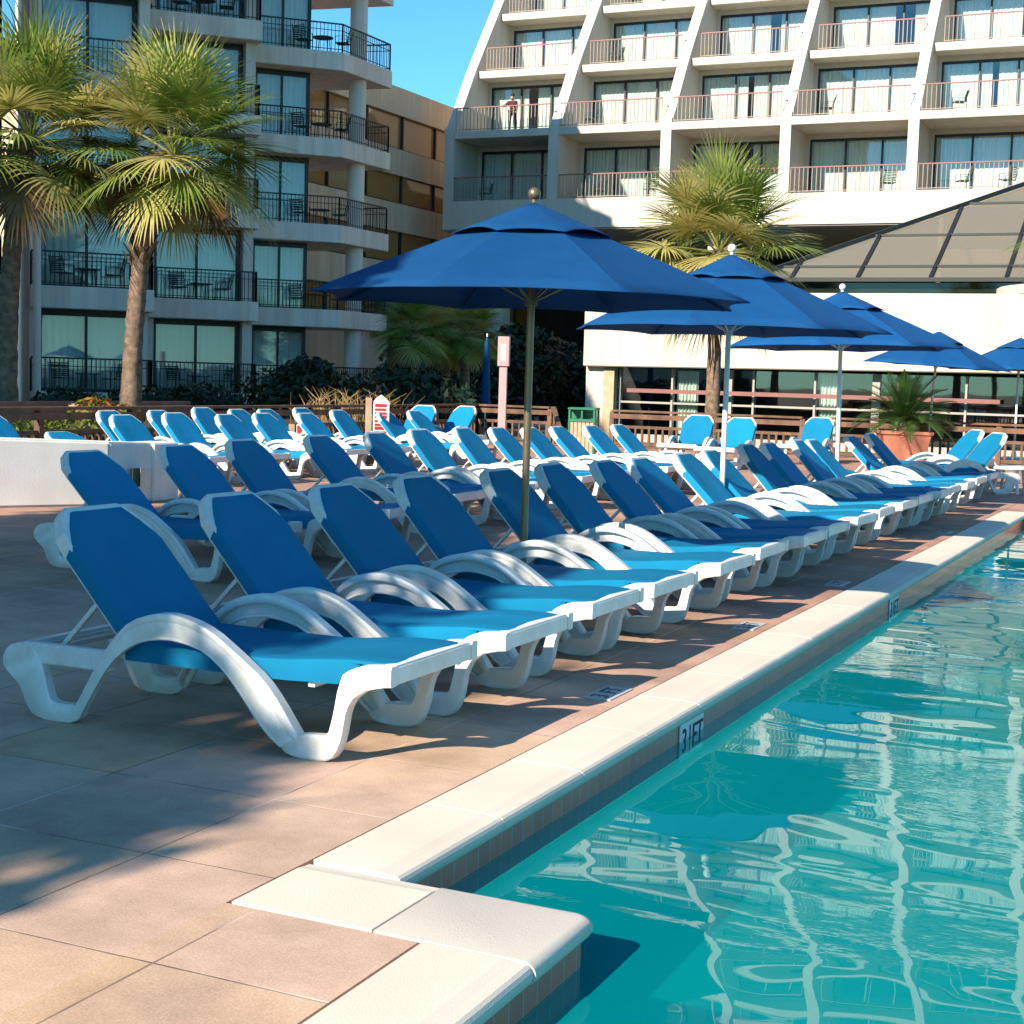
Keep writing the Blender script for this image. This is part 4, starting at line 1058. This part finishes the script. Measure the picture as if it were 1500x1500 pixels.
# ------------------------------------------------------------------ restaurant and its glass roof
t = thing('restaurant', 'low white restaurant with a deep plain fascia and dark windows', 'building')
MB().prism_axis([(-18.0,1.69),(12,1.90),(12,3.95),(-18.0,3.95)], 44.0, 45.4, lambda p, s: (p[0], s, p[1])).build('fascia', M['stucco'], t, bevel=.03)
MB().box(-18.0,12,45.41,56,2.0,3.6).build('roof', M['soffit'], t)
# rounded parapet end at the right
MB().lathe([(.05,1.8),(4.0,1.8),(4.0,3.98),(4.08,4.02),(4.08,4.22),(3.98,4.28),(.05,4.28)], 48, (-2.3,47.6,0)).build('round_parapet', M['stucco'], t, smooth=False)
MB().box(-18.0,-17.42,44.3,45.0,-.6,1.69).build('pier', M['stucco_grey'], t)
MB().box(-17.40,-17.05,44.25,44.6,-.6,1.685).build('pier', M['woodlight'], t)
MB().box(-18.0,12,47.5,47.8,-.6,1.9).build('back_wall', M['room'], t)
a = MB()
xs_ = [-17.0,-15.3,-13.6,-12.75,-10.9,-9.2,-8.5,-6.6,-4.9,-3.2,-1.5,.2,2,4,6,8,10,12]
for k, x in enumerate(xs_[:-1]):
    f = MB(); wd = .22 if k in (2,5,9) else .06
    f.box(x,x+wd,44.55,44.75,-.6,1.68); f.box(x+wd,xs_[k+1]-.001,44.58,44.72,.60,.66)
    f.box(x+wd,xs_[k+1]-.001,44.58,44.72,-.6,-.35)
    wf = f.build('window', M['soffit'], t)
    MB().box(x+wd+.002,xs_[k+1]-.002,44.64,44.655,-.345,1.675).build('pane', M['glass'], wf)
    if k in (1,4):
        cu = MB(); vs = []; w0, w1 = x+wd+.05, x+wd+.05+(xs_[k+1]-x-wd)*.40
        for q_ in range(31): vs += [(w0+(w1-w0)*q_/30, 44.85+.05*math.sin(q_*1.3), -.3),(w0+(w1-w0)*q_/30, 44.85+.05*math.sin(q_*1.3), 1.62)]
        cu.add(vs, [(2*q_,2*q_+2,2*q_+3,2*q_+1) for q_ in range(30)]); cu.build('curtain', M['curtain'], wf, recalc=False)
MB().box(-16.6,-5.6,44.2,44.3,.93,1.05).build('awning_bar', M['railred'], t)
t = thing('glass_roof', 'sloping dark glass roof with metal mullions above the restaurant', 'glass roof')
sl_ = .525
def gp(x, y, off=0): return (x, y, 4.5+(y-46)*sl_+off)
def hip(x): return 46+(x+13.4)*.93 if x < 12 else 46+25.4*.93
a = MB(); a.add([gp(-13.4,46),gp(12,46),gp(12,56),gp(-2.65,56)], [(0,1,2,3)])
a.add([gp(-13.4,46),gp(12,46),gp(12,56),gp(-2.65,56)], [(0,3,2,1)])
a = MB(); a.add([gp(-13.4,46),gp(12,46),gp(12,57),gp(-1.57,57), gp(-13.4,46,-.03),gp(12,46,-.03),gp(12,57,-.03),gp(-1.57,57,-.03)], [(0,1,2,3),(7,6,5,4),(0,4,5,1),(1,5,6,2),(2,6,7,3),(3,7,4,0)])
a.build('glazing', M['roofglass'], t)
for x in (-12.1,-10.1,-7.97,-5.85,-3.7,-1.6,.5,2.6,4.7,6.8,8.9):
    MB().beam(gp(x,46.0,.03), gp(x,min(57,hip(x)),.03), .10, .09).build('mullion', M['frame'], t)
for x in (-9,-4.6,-.2,4.2,8.6):
    MB().box(x,x+.55,50.5,51.0,3.6,4.5+(50.3-46)*sl_).build('reflection_post', M['stucco'], t)  # cream posts added under the glass to read like reflections in it
MB().box(-9.5,12,50.55,50.95,5.3,5.75).build('inner_beam', M['soffit'], t)
for y in (46.75,48.9,51.2,53.6):
    x0 = -13.4+(y-46)/.93; MB().beam(gp(x0,y,.025), gp(12,y,.025), .09, .07).build('purlin', M['frame'], t)
MB().beam(gp(-13.4,46,.04), gp(-1.57,57,.04), .14, .14).build('hip_rail', M['frame'], t)
MB().beam((-13.4,45.95,4.47),(12,45.95,4.47),.16,.12).build('gutter', M['frame'], t)
a = MB(); a.box(-13.2,12,46.2,46.4,3.6,4.40); a.build('clerestory', M['darkglass'], t)
a = MB(); a.add([(-13.35,46.05,3.6),(-1.6,57,3.6),(-1.6,57,10.2),(-13.35,46.05,4.46)], [(0,1,2,3)]); a.build('gable_panel', M['room'], t, recalc=False)

# ------------------------------------------------------------------ balcony furniture
def make_bchair():
    r0 = thing('balcony_chair', 'x', 'chair', group='dark balcony chairs')
    a = MB()
    for sx in (-1,1):
        a.tube([(sx*.24,.22,0),(sx*.24,.20,.60),(sx*.24,-.22,.60),(sx*.24,-.24,0)], .014, 6)
        a.tube([(sx*.24,-.20,.40),(sx*.24,-.32,.86)], .014, 6)
    a.build('frame', M['greenmesh'], r0)
    MB().box(-.23,.23,-.22,.22,.37,.40).build('seat', M['greenmesh'], r0)
    b_ = MB()
    for k in range(7): b_.obox((0,-.225-.09*k/7,.46+.057*k),(.23,0,0),(0,.006,0),(0,0,.018))
    b_.build('backrest', M['greenmesh'], r0)
    return r0
def make_btable():
    r0 = thing('balcony_table', 'x', 'table', group='dark balcony tables')
    MB().lathe([(.02,.50),(.36,.50),(.36,.53),(.02,.53)], 20).build('tabletop', M['greenmesh'], r0)
    for k in range(4): MB().tube([(.25*math.cos(k*PI/2),.25*math.sin(k*PI/2),.5),(.3*math.cos(k*PI/2),.3*math.sin(k*PI/2),0)], .014, 6).build('leg', M['greenmesh'], r0)
    return r0
bc, bt = make_bchair(), make_btable(); ubc = [0,0]
def place(kind, v, z, rz, lab):
    k = 0 if kind == 'c' else 1
    o = ((bc, bt)[k]) if not ubc[k] else copy_tree((bc, bt)[k]); ubc[k] = 1
    o.location = (v.x, v.y, z); o.rotation_euler = (0,0,rz); o['label'] = lab
FLN = ['ground-floor','second-floor','third-floor','fourth-floor','fifth-floor']
u_mid = Vector((-28.36,41.40,0)); u_left = Vector((-27.80,35.40,0)); u_end = Vector((-28.24,46.40,0))
for nm, uu, flo in (('left',u_left,(0,1)),('middle',u_mid,(0,1,4)),('right',u_end,(0,1,2,3,4))):
    for j in flo:
        z = G0+FH2*j
        sh = 1.0 if nm == 'right' else 0
        place('c', P(uu,-2.35+sh,-.45), z, R(-30+45+jit(20)), f'dark chair, left of its table, on the {FLN[j]} {nm} balcony of the grey wing')
        place('t', P(uu,-1.65+sh,-.45), z, 0, f'dark table on the {FLN[j]} {nm} balcony of the grey wing')
        place('c', P(uu,-.95+sh,-.45), z, R(70+45+jit(20)), f'dark chair, right of its table, on the {FLN[j]} {nm} balcony of the grey wing')
BAY = ['first','second','third','fourth','fifth']
for i, j, dx, rz in ((0,0,1.2,40),(1,0,1.6,20),(1,0,3.9,-40),(3,0,3.7,-60),(4,0,1.6,30),(4,0,3.2,-20),(1,2,1.3,40),(3,1,1.2,20),(4,1,1.3,20),(1,1,1.1,30)):
    place('c', Vector((fins[i][1]+dx, fy(j)+.75, 0)), fz(j), R(rz+90), f'green balcony chair on tier {["one","two","three"][j]}, {BAY[i]} bay of the cream wing, {"left" if dx < 2.5 else "right"} side')

# ------------------------------------------------------------------ person on a balcony
def skin_figure(name, verts, edges, radii, mat, parent, sub=2, rootv=0):
    me = bpy.data.meshes.new(name); me.from_pydata(verts, edges, []); me.materials.append(mat)
    o = bpy.data.objects.new(name, me); col.objects.link(o)
    o.modifiers.new('skin', 'SKIN'); s = o.modifiers.new('sub', 'SUBSURF'); s.levels = sub; s.render_levels = sub
    sv_ = me.skin_vertices[0].data if me.skin_vertices else None
    if sv_ is None:
        bpy.context.view_layer.update()
    for k, r_1 in enumerate(radii): me.skin_vertices[0].data[k].radius = (r_1 if isinstance(r_1, tuple) else (r_1, r_1))
    me.skin_vertices[0].data[rootv].use_root = True
    m2 = eval_mesh(o); bpy.data.objects.remove(o)
    m2.materials.clear(); m2.materials.append(mat)
    m2.polygons.foreach_set('use_smooth', [True]*len(m2.polygons))
    o = bpy.data.objects.new(name, m2); col.objects.link(o); o.parent = parent
    return o
pt = thing('person', 'person in a dark red plaid jacket leaning on a second-tier balcony rail', 'person', (-28.15,59.98,fz(1)), R(180))
# faces -Y after the 180 turn; built facing +Y, arm resting out along the rail
V_ = [(0,0,.84),(0,.01,1.02),(0,.02,1.18),(0,.02,1.26),(0,.05,1.36),(0,.06,1.47),(.10,0,.78),(.11,.03,.45),(.12,0,.06),(.13,.13,.03),(-.10,0,.78),(-.12,-.02,.45),(-.15,-.04,.06),(-.15,.09,.03),
      (.16,.02,1.20),(.30,.05,1.06),(.45,.10,1.04),(.53,.11,1.04),(-.16,.02,1.20),(-.21,.0,.98),(-.19,.10,.80),(-.19,.13,.73)]
E_ = [(0,1),(1,2),(2,3),(3,4),(4,5),(0,6),(6,7),(7,8),(8,9),(0,10),(10,11),(11,12),(12,13),(2,14),(14,15),(15,16),(16,17),(2,18),(18,19),(19,20),(20,21)]
Rd = [(.14,.10),(.125,.09),(.14,.095),(.055,.055),(.075,.085),(.07,.08),.08,.055,.038,.035,.08,.055,.038,.035,.06,.045,.034,.028,.06,.045,.034,.03]
skin_figure('body', V_, E_, Rd, M['skin'], pt)
k_ = [0,1,2,14,15,16,18,19,20]; mp_ = {v: i for i, v in enumerate(k_)}
skin_figure('jacket', [(V_[v][0],V_[v][1],V_[v][2]+(-.04 if v == 0 else 0)) for v in k_], [(mp_[a_],mp_[b_]) for a_, b_ in E_ if a_ in mp_ and b_ in mp_],
            [tuple(x+.022 for x in (Rd[v] if isinstance(Rd[v], tuple) else (Rd[v],)*2)) for v in k_], M['jacket'], pt)
k_ = [0,6,7,8,10,11,12]; mp_ = {v: i for i, v in enumerate(k_)}
skin_figure('trousers', [V_[v] for v in k_], [(mp_[a_],mp_[b_]) for a_, b_ in E_ if a_ in mp_ and b_ in mp_],
            [tuple(x+.016 for x in (Rd[v] if isinstance(Rd[v], tuple) else (Rd[v],)*2)) for v in k_], M['trouser'], pt)
MB().lathe([(.02,1.42),(.075,1.44),(.088,1.50),(.075,1.55),(.03,1.58)], 12, (0,.035,0)).build('hair', M['hair'], pt, smooth=True)
